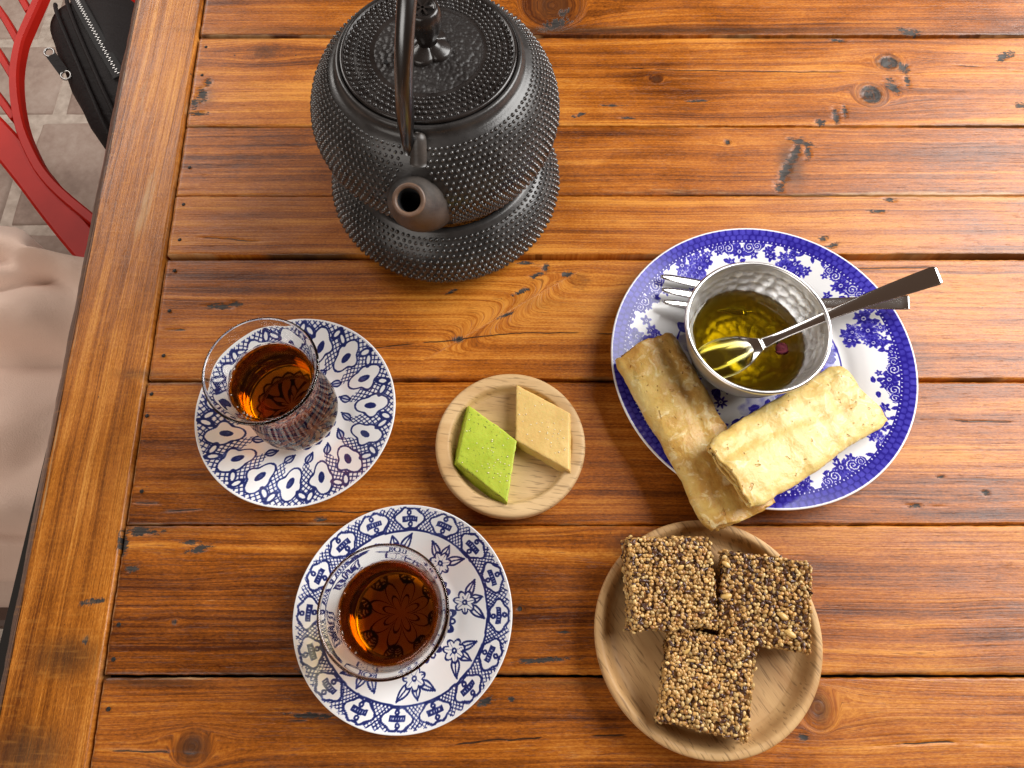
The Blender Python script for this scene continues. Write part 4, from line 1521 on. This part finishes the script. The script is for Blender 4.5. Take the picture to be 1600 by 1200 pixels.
# ------------------------------------------------------------------ rolled pancakes
def shell_roll(L, W, H, seed, scale, trim, wall, taper=.0, toast=.5):
    """flattened tube of batter along local x; open ends show its thickness."""
    ns, nf = 110, 84
    t = np.linspace(0, 1, ns)
    ph = np.linspace(0, 2 * PI, nf, endpoint=False)
    Tg, Pg = np.meshgrid(t, ph, indexing='ij')

    def skin(off):
        e = .74
        c_, s_ = np.cos(Pg), np.sin(Pg)
        wv = 1 + .06 * fbm(Tg * 3, Tg * 0, seed + 1) * 2 + taper * (Tg - .5)
        hv = 1 + .20 * fbm(Tg * 4.0, Tg * 0 + 3, seed + 2)
        y = np.sign(c_) * np.abs(c_) ** e * (W / 2 * wv * scale - off)
        z = np.sign(s_) * np.abs(s_) ** (e * 1.05) * (H / 2 * hv * scale - off)
        x = (Tg - .5) * L * trim
        cl = 1 - .16 * sstep(.44, .5, np.abs(Tg - .5))
        y, z = y * (.5 + .5 * cl), z * cl
        endn = .0020 * fbm(Pg * 1.2, Pg * 0 + seed, seed + 4) * 2
        x = x + endn * np.clip(np.abs(Tg - .5) * 2 - .8, 0, 1) * 5 * np.sign(Tg - .5)
        # the top is not flat: soft dents and a loose fold along the side
        z = z + (.0024 * fbm(x * 45 + seed, y * 50, seed + 5) + .0005 * fbm(x * 190, y * 190, seed + 6)) * (s_ > -.2)
        z = z - .0018 * np.exp(-((y / W * 2 - .25 + .2 * np.sin(x * 40)) / .16) ** 2) * (s_ > 0)
        y = y + .0008 * fbm(x * 150, z * 150 + Pg, seed + 7)
        return np.stack([x, y, z], -1)
    So, Si = skin(0.0), skin(wall)
    G = np.concatenate([So, Si[::-1]], 0)
    V = G.reshape(-1, 3)
    F = [grid_faces(2 * ns, nf, wrap_u=True, wrap_v=True)]
    return V, F


def drape(V, fn):
    V = V.copy()
    V[:, 2] += fn(V[:, 0], V[:, 1])
    return V


def pancake(loc, ang, L, W, H, seed, curve, label, toast):
    root = empty('rolled_pancake', loc, (0, 0, ang))
    tag(root, label, 'pancake', 'rolled pancakes on the blue-rimmed plate')
    for k, (sc, tr, wl) in enumerate(((1.0, 1.0, .0017), (.84, .994, .0016), (.62, .985, .0030))):
        V, F = shell_roll(L, W, H, seed + 20 * k, sc, tr, wl, .06)
        V = drape(V, curve)
        me = np_mesh(('outer_layer', 'middle_layer', 'inner_layer')[k], V, F)
        tt = toast + .22 * fbm(V[:, 0] * 26, V[:, 1] * 34, seed + 9) + .12 * sstep(.45, .5, np.abs(V[:, 0]) / L) - .25 * sstep(.30, .48, -V[:, 1] / W)
        fattr(me, 'toast', tt)
        o = link(('outer_layer', 'middle_layer', 'inner_layer')[k], me, M['pancake'], root)
        fix_normals(o)
    return root


a1 = math.atan2(.0762 - .1785, .1330 - .0868)
pancake((.1064, .1256, .0232), a1, .118, .0425, .0142, 3,
        lambda x, y: .0028 * (x / .055) ** 2 + .0020 * (x / .055), 'browner rolled pancake lying underneath, one end over the plate rim', .58)
pancake((.1672, .1208, .0304), math.atan2(.1565 - .0985, .2110 - .1165), .1080, .0465, .0132, 14,
        lambda x, y: -.0098 * (x / .05) + .0012 * (x / .05) ** 2, 'pale yellow rolled pancake lying on top of the other', .24)


# ------------------------------------------------------------------ wooden dishes
def turned_dish(name, loc, prof, mat, rot, label, group):
    P = spline(prof, 120)
    V, F = lathe([tuple(p) for p in P], 144, cap0=True, cap1=True)
    o = link(name, np_mesh(name, V, F), mat, None, (*loc, 0), (0, 0, rot))
    return tag(o, label, 'wooden dish', group)


turned_dish('wooden_dish', (-.0010, .1196), [(.030, .0), (.040, .0002), (.0440, .0030), (.0456, .0090), (.0456, .0125), (.0448, .0143), (.0430, .0149), (.0392, .0147), (.0374, .0142), (.0362, .0124), (.0354, .0100), (.0342, .0086), (.0315, .0080), (.015, .0080), (.004, .0080)],
            M['beech'], R(-7), 'small pale wooden dish holding one green and one tan sweet', 'wooden dishes')
turned_dish('wooden_dish', (.1080, .0100), [(.040, .0), (.052, .0002), (.0590, .0035), (.0620, .0105), (.0625, .0150), (.0618, .0166), (.0600, .0170), (.0583, .0165), (.0565, .0142), (.0545, .0104), (.0520, .0082), (.048, .0074), (.030, .0072), (.012, .0072), (.004, .0072)],
            M['acacia'], R(-57), 'larger wooden dish holding three seed bars', 'wooden dishes')


# ------------------------------------------------------------------ diamond sweets
def sweet(name, top, zt, zb, flare, mat, label, seed, inset=()):
    c = np.mean(top, 0)
    root = empty(name, (c[0], c[1], zb))
    tag(root, label, 'sweet', 'diamond-cut sweets')
    tp = np.array(top) - c
    n_e, nh = 26, 9
    ring = []
    for k in range(4):
        p, q = tp[k], tp[(k + 1) % 4]
        for j in range(n_e):
            t = j / n_e
            ring.append(p * (1 - t) + q * t)
    ring = np.array(ring)
    m_ = len(ring)
    lay = []
    H = zt - zb
    fl = np.array(flare)
    for s, h in ((1.03, 0), (1.02, .05), (1.01, .3), (1.0, .6), (.995, .85), (.985, .95), (.965, 1.0), (.93, 1.008), (.88, 1.012)) + tuple((q, 1.013) for q in (.8, .72, .64, .56, .48, .40, .32, .24, .16, .08, .001)):
        w = ring * s + fl * (1 - min(h, 1))
        # the cut sides spread a little towards the foot
        w = w * (1 + .035 * (1 - min(h, 1)))
        jit = (.0006 if s > .95 else .0001) * np.stack([fbm(ring[:, 0] * 420 + h * 6, ring[:, 1] * 420, seed), fbm(ring[:, 0] * 180, ring[:, 1] * 180 + h * 6, seed + 1)], 1)
        z = H * h + (.0004 * fbm(w[:, 0] * 90, w[:, 1] * 90, seed + 2) if h > .5 else 0)
        lay.append(np.concatenate([w + jit, np.full((m_, 1), 0) + np.reshape(z, (-1, 1))], 1))
    G = np.stack(lay, 1)
    V = G.reshape(-1, 3)
    o = link('paste', np_mesh('paste', V, [grid_faces(m_, len(lay), wrap_u=True)]), mat, root)
    fix_normals(o)
    rg = np.random.default_rng(seed)
    parts = []
    for k in range(34):
        bu, bv = rg.uniform(.06, .94, 2) if k % 3 else np.clip(rg.normal((.7, .6), .12), .06, .94)
        p = tp[0] * (1 - bu) * (1 - bv) + tp[1] * bu * (1 - bv) + tp[2] * bu * bv + tp[3] * (1 - bu) * bv
        s = rg.uniform(.00022, .00042)
        v, fc = lathe([(s * .6, -s * .4), (s, 0), (s * .6, s * .5)], 6, cap0=True, cap1=True)
        v[:, 0] *= rg.uniform(1, 1.7)
        parts.append((v + (p[0], p[1], H * 1.015 + .00025), fc))
    cr = link('crumbs', np_mesh('crumbs', *join(parts)), M['sesame_white'], root)
    cr['kind'] = 'stuff'
    return root


sweet('green_sweet', [(-.0263, .143), (.0031, .1202), (-.0026, .0822), (-.0332, .1067)], .0180, .0081, (-.0020, -.0004), M['pistachio'],
      'bright green diamond-cut pistachio sweet with white crumbs', 5)
sweet('tan_sweet', [(.0024, .1565), (.0356, .1377), (.0342, .1009), (.0019, .1202)], .0180, .0081, (.0016, -.0004), M['caramel'],
      'tan caramel diamond-cut sweet with white crumbs', 8)


# ------------------------------------------------------------------ seed bars
def seed_bar(loc, rot, sx, sy, sz, seed, label, nuts, dark=.16):
    root = empty('seed_bar', loc, rot)
    tag(root, label, 'seed bar', 'seed bars on the wooden dish')
    core = link('brittle', np_mesh('brittle', *box(0, 0, sz / 2, sx - .0022, sy - .0022, sz - .0022)), M['brittle'], root, flat=True)
    bevel(core, .0012)
    rg = np.random.default_rng(seed)
    pos, nor = [], []

    def face(n, a, b, org, ua, ub, nn):
        g = int(n * a * b / (.00205 ** 2))
        # jittered grid so that seeds pack without lining up
        ka, kb = int(a / .00188), int(b / .00188)
        ii, jj = np.meshgrid(np.arange(ka), np.arange(kb), indexing='ij')
        p = np.stack([(ii + .5 * (jj % 2) + rg.uniform(-.34, .34, ii.shape)) / ka - .02, (jj + .5 + rg.uniform(-.34, .34, ii.shape)) / kb], -1).reshape(-1, 2)
        w = np.array(org)[None] + np.outer(p[:, 0] * a, ua) + np.outer(p[:, 1] * b, ub)
        w = w + np.outer(rg.normal(0, .00055, len(w)), nn)
        pos.append(w)
        nor.append(np.tile(np.array(nn, float), (len(w), 1)))
    hx, hy = sx / 2 - .0008, sy / 2 - .0008
    face(1, 2 * hx, 2 * hy, (-hx, -hy, sz - .0006), (1, 0, 0), (0, 1, 0), (0, 0, 1))
    face(1, 2 * hx, 2 * hy, (-hx, -hy, sz + .0004), (1, 0, 0), (0, 1, 0), (0, 0, 1))
    pos[-1], nor[-1] = (lambda k: (pos[-1][k], nor[-1][k]))(rg.uniform(size=len(pos[-1])) < .42)
    face(1, 2 * hx, sz, (-hx, -hy, 0), (1, 0, 0), (0, 0, 1), (0, -1, 0))
    face(1, 2 * hx, sz, (-hx, hy, 0), (1, 0, 0), (0, 0, 1), (0, 1, 0))
    face(1, 2 * hy, sz, (-hx, -hy, 0), (0, 1, 0), (0, 0, 1), (-1, 0, 0))
    face(1, 2 * hy, sz, (hx, -hy, 0), (0, 1, 0), (0, 0, 1), (1, 0, 0))
    p, nn = np.concatenate(pos), np.concatenate(nor)
    # uneven cut edges and a slightly wavy top
    p[:, 2] += .0009 * fbm(p[:, 0] * 70, p[:, 1] * 70, seed) * (p[:, 2] > sz * .6)
    # broken, crumbly outline
    edg = .0011 * fbm(p[:, 0] * 140 + p[:, 2] * 60, p[:, 1] * 140, seed + 3)
    p[:, 0] += edg * np.sign(p[:, 0]) * (np.abs(p[:, 0]) > hx - .004)
    p[:, 1] += edg * np.sign(p[:, 1]) * (np.abs(p[:, 1]) > hy - .004)
    n = len(p)
    kind = rg.choice(4, n, p=[.71 - dark, .20, dark, .09])
    base = np.array([(.52, .290, .088), (.61, .405, .155), (.080, .030, .014), (.32, .140, .034)])
    colr = base[kind] * rg.uniform(.72, 1.18, (n, 1))
    size = np.where(kind[:, None] == 2, [[.00175, .00092, .00060]], [[.00124, .00100, .00084]]) * rg.uniform(.82, 1.18, (n, 1))
    # template seed: pointed ellipsoid, 8 x 5
    rings = [(-.95, .28), (-.55, .80), (.0, 1.0), (.50, .86), (.92, .36)]
    aa = np.linspace(0, 2 * PI, 7, endpoint=False)
    tv = np.array([(x, r * math.cos(t), r * math.sin(t)) for x, r in rings for t in aa] + [(-1.05, 0, 0), (1.05, 0, 0)])
    tf = grid_faces(5, 7, wrap_v=True)
    i = np.arange(7)
    tc = np.concatenate([np.stack([np.full(7, 35), (i + 1) % 7, i], -1), np.stack([np.full(7, 36), 28 + i, 28 + (i + 1) % 7], -1)])
    d1 = rg.normal(size=(n, 3))
    d1 -= nn * (d1 * nn).sum(1)[:, None] * rg.uniform(.55, 1.0, (n, 1))
    d1 /= np.linalg.norm(d1, axis=1)[:, None]
    d2 = np.cross(nn, d1)
    d2 /= np.linalg.norm(d2, axis=1)[:, None] + 1e-9
    d3 = np.cross(d1, d2)
    V = p[:, None] + (tv[None, :, 0:1] * size[:, None, 0:1]) * d1[:, None] + (tv[None, :, 1:2] * size[:, None, 1:2]) * d2[:, None] + (tv[None, :, 2:3] * size[:, None, 2:3]) * d3[:, None]
    k = np.arange(n)[:, None, None] * 37
    me = np_mesh('seeds', V.reshape(-1, 3), [(tf[None] + k).reshape(-1, 4), (tc[None] + k).reshape(-1, 3)])
    cattr(me, 'seed', np.repeat(colr, 37, 0))
    o = link('seeds', me, M['seeds'], root)
    o['kind'] = 'stuff'
    for (nx, ny, ln, an) in nuts:
        v, fc = lathe([(.0004, -1.0), (.6, -.75), (.95, -.2), (1.0, .25), (.7, .8), (.1, 1.0)], 9, cap0=True, cap1=True)
        v = v[:, [2, 0, 1]] * (ln, ln * .48, ln * .32)
        v += .00035 * np.stack([vnoise(v[:, 0] * 900, v[:, 1] * 900, q + seed) for q in range(3)], 1) * 2
        c_, s_ = math.cos(an), math.sin(an)
        v = v @ np.array([[c_, s_, 0], [-s_, c_, 0], [0, 0, 1]])
        fix_normals(link('nut_piece', np_mesh('nut_piece', v, fc), M['walnut'], root, (nx, ny, sz + .0012)))
    return root


seed_bar((.0856, .0374, .0130), (R(4.5), R(5), R(1.5)), .0462, .0485, .0205, 1, 'seed bar overlapping the rim at the knotty plank, pale flake on top', [(.004, .008, .0022, .3)])
seed_bar((.1398, .0280, .0112), (R(4.0), R(-6.0), R(-8.5)), .0466, .0470, .0180, 2, 'darker seed bar with walnut bits, its corner over the dish rim near the blue plate', [(-.0215, -.001, .0034, .3), (.0085, -.007, .0032, -.5), (.0125, -.0155, .0034, -.45), (-.0222, .016, .0028, -.5)], .25)
seed_bar((.1040, -.0140, .0076), (R(.5), R(-1.2), R(-12)), .0452, .0478, .0200, 3, 'seed bar lying flat in the dish, touching both other bars', [(-.0140, .0125, .0022, .9), (-.0105, .0085, .0018, .2), (.019, -.014, .0018, .6)])

# ------------------------------------------------------------------ red chair with branching frame
chair = empty('red_chair', (-.62, .62, FZ))
tag(chair, 'red painted chair with branching cut-out frame, beside the black bag', 'chair')
CO = np.array([-.62, .62, FZ])


def strip(pts, w, h, z, n=30):
    """a bar of rectangular section along a smooth plan curve; z is its top."""
    P = spline([(x, y, 0) for x, y in pts], n)
    T = np.gradient(P, axis=0)
    T /= np.linalg.norm(T, axis=1)[:, None]
    S = np.stack([-T[:, 1], T[:, 0], T[:, 2] * 0], 1)
    wv = np.interp(np.linspace(0, 1, n), np.linspace(0, 1, len(np.atleast_1d(w))), np.atleast_1d(w)) / 2 if np.ndim(w) else np.full(n, w / 2)
    bw = np.minimum(.003, wv * .3)
    G = []
    for sw, off in ((-1, (-1, 0)), (-1, (-1, -1)), (1, (1, -1)), (1, (1, 0))):
        pass
    prof = [(-1, 0, -.003), (-1, 1, 0), (1, 1, 0), (1, 0, -.003), (1, 0, -h), (-1, 0, -h)]
    for s, ins, dz in prof:
        G.append(P + S * (s * (wv - ins * bw))[:, None] + np.array([0, 0, z + dz]))
    G = np.stack(G, 1)
    V = G.reshape(-1, 3)
    F = [grid_faces(n, 6, wrap_v=True), np.array([[0, 1, 2, 3], [0, 3, 4, 5]]), np.array([[0, 1, 2, 3], [0, 3, 4, 5]]) + (n - 1) * 6]
    return V - CO, F


def red(name, *args, **kw):
    o = link(name, np_mesh(name, *strip(*args, **kw)), M['red'], chair, flat=True)
    fix_normals(o)
    return o


zc = -.25
red('curved_rail', [(-.607, .90), (-.612, .82), (-.6195, .742), (-.6205, .715), (-.6155, .673), (-.604, .631), (-.588, .590), (-.571, .559), (-.548, .525), (-.518, .494), (-.470, .455)], .012, .014, zc)
red('side_rail', [(-.80, .765), (-.70, .660), (-.6145, .578), (-.563, .523), (-.522, .476), (-.470, .420), (-.40, .35)], .036, .020, zc - .006)
for a_, b_ in (((-.672, .835), (-.624, .775)), ((-.700, .822), (-.620, .716)), ((-.700, .770), (-.6125, .660)), ((-.690, .700), (-.600, .603)), ((-.690, .770), (-.80, .90))):
    red('slat', [a_, ((a_[0] + b_[0]) / 2 + .002, (a_[1] + b_[1]) / 2 + .002), b_], .009, .012, zc - .003, n=10)
red('outer_rail', [(-.62, .92), (-.68, .90), (-.76, .86), (-.80, .80), (-.80, .74)], .03, .034, zc)
for (ax, ay, bx, by) in ((-.42, .372, -.38, .36), (-.607, .895, -.30, .95), (-.80, .765, -1.10, .80), (-.76, .86, -1.08, .98)):
    V, F = tube(spline([(ax, ay, zc - .03), ((ax + bx) / 2, (ay + by) / 2, (zc + FZ) / 2), (bx, by, FZ)], 10) - CO, .014, 12)
    link('leg', np_mesh('leg', V, F), M['red'], chair)

# ------------------------------------------------------------------ black backpack standing on the floor
bag = empty('backpack', (-.44, .70, FZ))
tag(bag, 'black leather backpack with silver zip standing between chair and table', 'backpack')
BO = np.array([-.44, .70, FZ])
nb, nh = 72, 40
th = np.linspace(0, 2 * PI, nb, endpoint=False)
axd = np.array([.50, -.866])           # long side of the bag seen from above
nrm = np.array([.866, .50])
lev_ = np.linspace(0, 1, nh)
G = []
for t in lev_:
    z = FZ + .004 + t * .50
    gro = (1 - .12 * t ** 3) * (.93 + .07 * math.sin(PI * t))
    if t > .93:
        gro *= math.sqrt(max(1 - ((t - .93) / .07) ** 2, .03))
    ca, sa = np.cos(th), np.sin(th)
    a_ = np.sign(ca) * np.abs(ca) ** .55 * .165 * gro
    b_ = np.sign(sa) * np.abs(sa) ** .6 * .074 * gro
    dent = .006 * fbm(a_ * 14, b_ * 14 + t * 6, 41)
    xy = np.outer(a_, axd) + np.outer(b_ + dent, nrm)
    G.append(np.concatenate([xy + (-.505, .702), np.full((nb, 1), z)], 1))
G = np.stack(G, 1)
V = np.concatenate([G.reshape(-1, 3), G[:, -1].mean(0)[None] + (0, 0, .002), G[:, 0].mean(0)[None]])
i = np.arange(nb)
F = [grid_faces(nb, nh, wrap_u=True), np.stack([np.full(nb, nb * nh), i * nh + nh - 1, ((i + 1) % nb) * nh + nh - 1], -1), np.stack([np.full(nb, nb * nh + 1), ((i + 1) % nb) * nh, i * nh], -1)]
link('shell', np_mesh('shell', V - BO, F), M['leather'], bag)


def bag_top(x, y):
    q = np.array([x + .505, y - .702])
    a_, b_ = abs(q @ axd) / (.165 * .87), abs(q @ nrm) / (.074 * .87)
    r_ = min(max(a_, b_), .99)
    return FZ + .004 + .5 * (.93 + .07 * math.sqrt(1 - r_ * r_))


def bag_line(p0, p1, n, lift):
    out_ = []
    for k in range(n):
        t = k / (n - 1)
        x, y = p0[0] * (1 - t) + p1[0] * t, p0[1] * (1 - t) + p1[1] * t
        out_.append((x, y, bag_top(x, y) + lift))
    return np.array(out_)


for p0, p1 in (((-.602, .800), (-.467, .552)), ((-.587, .805), (-.453, .560))):
    link('piping', np_mesh('piping', *tube(bag_line(p0, p1, 24, .0008) - BO, .0026, 10)), M['leather'], bag)
tape = bag_line((-.587, .828), (-.480, .660), 40, .0006)
link('zip_tape', np_mesh('zip_tape', *tube(tape - BO, .0085, 10, flat=.10)), M['black_pad'], bag)
teeth = []
for k, q in enumerate(bag_line((-.585, .825), (-.482, .663), 60, .0016)):
    s_ = 1 if k % 2 else -1
    v, fc = box(0, 0, 0, .0026, .0011, .0012)
    c_, s2_ = nrm
    v = v @ np.array([[c_, s2_, 0], [-s2_, c_, 0], [0, 0, 1]])
    teeth.append((v + q + np.array([nrm[0], nrm[1], 0]) * .0009 * s_ - BO, fc))
zt = link('zip_teeth', np_mesh('zip_teeth', *join(teeth)), M['zip'], bag, flat=True)
zt['kind'] = 'stuff'
# zip pull: leather tab between two metal loops, hanging off the left side
pc = np.array([-.572, .694, -.262])
pdir = np.array([.62, -.785, -.10])
pdir /= np.linalg.norm(pdir)
side = np.cross(pdir, (0, 0, 1))
side /= np.linalg.norm(side)
upv = np.cross(side, pdir)


def tabbox(c, l, w, h):
    v, fc = box(0, 0, 0, l, w, h)
    return v @ np.stack([pdir, side, upv]) + c - BO, fc


pt = link('zip_pull', np_mesh('zip_pull', *tabbox(pc, .030, .0125, .003)), M['leather'], bag, flat=True)
for s_ in (-1, 1):
    c = pc + pdir * s_ * .021
    loop = [c + pdir * .0065 * math.cos(t) + side * .0058 * math.sin(t) for t in np.linspace(0, 2 * PI, 20)]
    link('metal_loop', np_mesh('metal_loop', *tube(np.array(loop) - BO, .0013, 8, caps=False)), M['zip'], pt)
strap = spline([(-.505, .625, -.30), (-.500, .600, -.42), (-.492, .575, -.56), (-.49, .56, -.70)], 20)
link('strap', np_mesh('strap', *tube(strap - BO, .014, 10, flat=.18, up=(-.6, .4, 0))), M['grey_strap'], bag)

# ------------------------------------------------------------------ seat and lap of the person at the table
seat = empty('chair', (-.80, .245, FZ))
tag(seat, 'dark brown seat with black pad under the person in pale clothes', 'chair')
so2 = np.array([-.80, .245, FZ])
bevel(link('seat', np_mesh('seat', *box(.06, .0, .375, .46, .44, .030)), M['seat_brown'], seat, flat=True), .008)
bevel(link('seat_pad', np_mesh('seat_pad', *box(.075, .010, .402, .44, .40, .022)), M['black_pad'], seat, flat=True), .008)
for sx in (-.13, .25):
    for sy in (-.18, .18):
        link('leg', np_mesh('leg', *tube(np.array([(sx, sy, .362), (sx * 1.08, sy * 1.05, 0.0)]), .016, 12)), M['seat_brown'], seat)

person = empty('person', (-.55, .245, FZ))
tag(person, 'seated person in pale pink beige skirt, knees tucked under the table edge', 'person')
po = np.array([-.55, .245, FZ])
# one continuous lower body: pelvis, thighs, shins, feet
bmv = [(-.86, .245, -.235), (-.80, .315, -.245), (-.55, .325, -.235), (-.30, .320, -.235), (-.27, .318, -.47), (-.29, .316, -.685), (-.17, .322, -.715),
       (-.80, .175, -.245), (-.55, .170, -.240), (-.30, .172, -.240), (-.27, .174, -.47), (-.29, .176, -.685), (-.17, .170, -.715), (-.90, .245, -.12)]
bme = [(0, 1), (1, 2), (2, 3), (3, 4), (4, 5), (5, 6), (0, 7), (7, 8), (8, 9), (9, 10), (10, 11), (11, 12), (0, 13)]
rad = [.105, .082, .070, .056, .048, .034, .026, .082, .070, .056, .048, .034, .026, .11]
me = bpy.data.meshes.new('body')
me.from_pydata([tuple(np.array(v) - po) for v in bmv], bme, [])
bo = link('body', me, M['skin'], person)
sk = bo.modifiers.new('skin', 'SKIN')
for q, r_ in zip(me.skin_vertices[0].data, rad):
    q.radius = (r_, r_)
me.skin_vertices[0].data[0].use_root = True
ss = bo.modifiers.new('sub', 'SUBSURF')
ss.levels = ss.render_levels = 2
# the skirt: cloth lying over both thighs with soft folds, falling at the sides and over the knees
nx, ny = 150, 150
gx_, gy_ = np.linspace(-.92, -.20, nx), np.linspace(-.09, .56, ny)
X, Y = np.meshgrid(gx_, gy_, indexing='ij')


def thigh(yc, r0, zc_):
    d_ = np.clip(np.abs(Y - yc) / r0, 0, 1)
    return zc_ + r0 * (np.sqrt(1 - d_ ** 2) - 1)


top = np.maximum(thigh(.325, .105, -.146), thigh(.172, .105, -.152))
ridge = -.185 + 0 * X
top = np.log(np.exp(70 * top) + np.exp(70 * ridge)) / 70
edge = np.maximum(np.clip((Y - .415) / .05, 0, None), np.clip((.088 - Y) / .05, 0, None))
top = top - .06 * edge ** 1.2
kn = np.clip((X + .285) / .05, 0, None)
top = top - .05 * kn ** 1.6
wx = X + .12 * (Y - .25)
f1 = np.sin((Y + .35 * (X + .5) + .02 * fbm(X * 8, Y * 8, 3)) * 55) * .5 + .5
f2 = fbm(X * 7 + Y * 3, Y * 17 - X * 6, 12)
rid = 1 - np.abs(fbm(X * 3 + Y * 5, Y * 6 - X * 6, 31)) * 3.0
top = top + .005 * f2 + .003 * np.clip(rid, 0, 1) ** 2


def crease(x0, y0, x1, y1, bend, w, h):
    """a soft ridge with a sharper valley on its near side, along a bent line."""
    dx, dy = x1 - x0, y1 - y0
    L_ = math.hypot(dx, dy)
    s_ = ((X - x0) * dx + (Y - y0) * dy) / L_ ** 2
    d_ = (-(X - x0) * dy + (Y - y0) * dx) / L_ - bend * np.sin(PI * np.clip(s_, 0, 1))
    along = sstep(-.15, .15, s_) * sstep(1.15, .85, s_)
    return along * h * (np.exp(-(d_ / w) ** 2) - .8 * np.exp(-((d_ + 1.3 * w) / (.6 * w)) ** 2))


top = top + crease(-.66, .365, -.40, .335, .020, .016, .016) + crease(-.60, .315, -.43, .345, -.014, .012, .012) + crease(-.64, .245, -.42, .285, .018, .022, .014) \
    + crease(-.62, .165, -.40, .190, -.02, .026, .012) + crease(-.58, .118, -.40, .110, .004, .012, .012)
Zs = np.clip(top, -.36, None)
Xs = X
Ys = Y
# lower border gathers in so that the hem does not float
shr = np.clip((-.20 - Zs) / .20, 0, 1)
ye = .393 - .05 * np.clip((X + .50) / .06, 0, 1) ** 2
Ys = np.where(Y > .25, np.minimum(Y, ye + .01 * shr), np.maximum(Y, .062 - .02 * shr))
Ps = np.stack([Xs, Ys, Zs], -1).reshape(-1, 3)
skirt = link('skirt', np_mesh('skirt', Ps - po, grid_faces(nx, ny)), M['cloth'], person)
sol = skirt.modifiers.new('thick', 'SOLIDIFY')
sol.thickness = .002
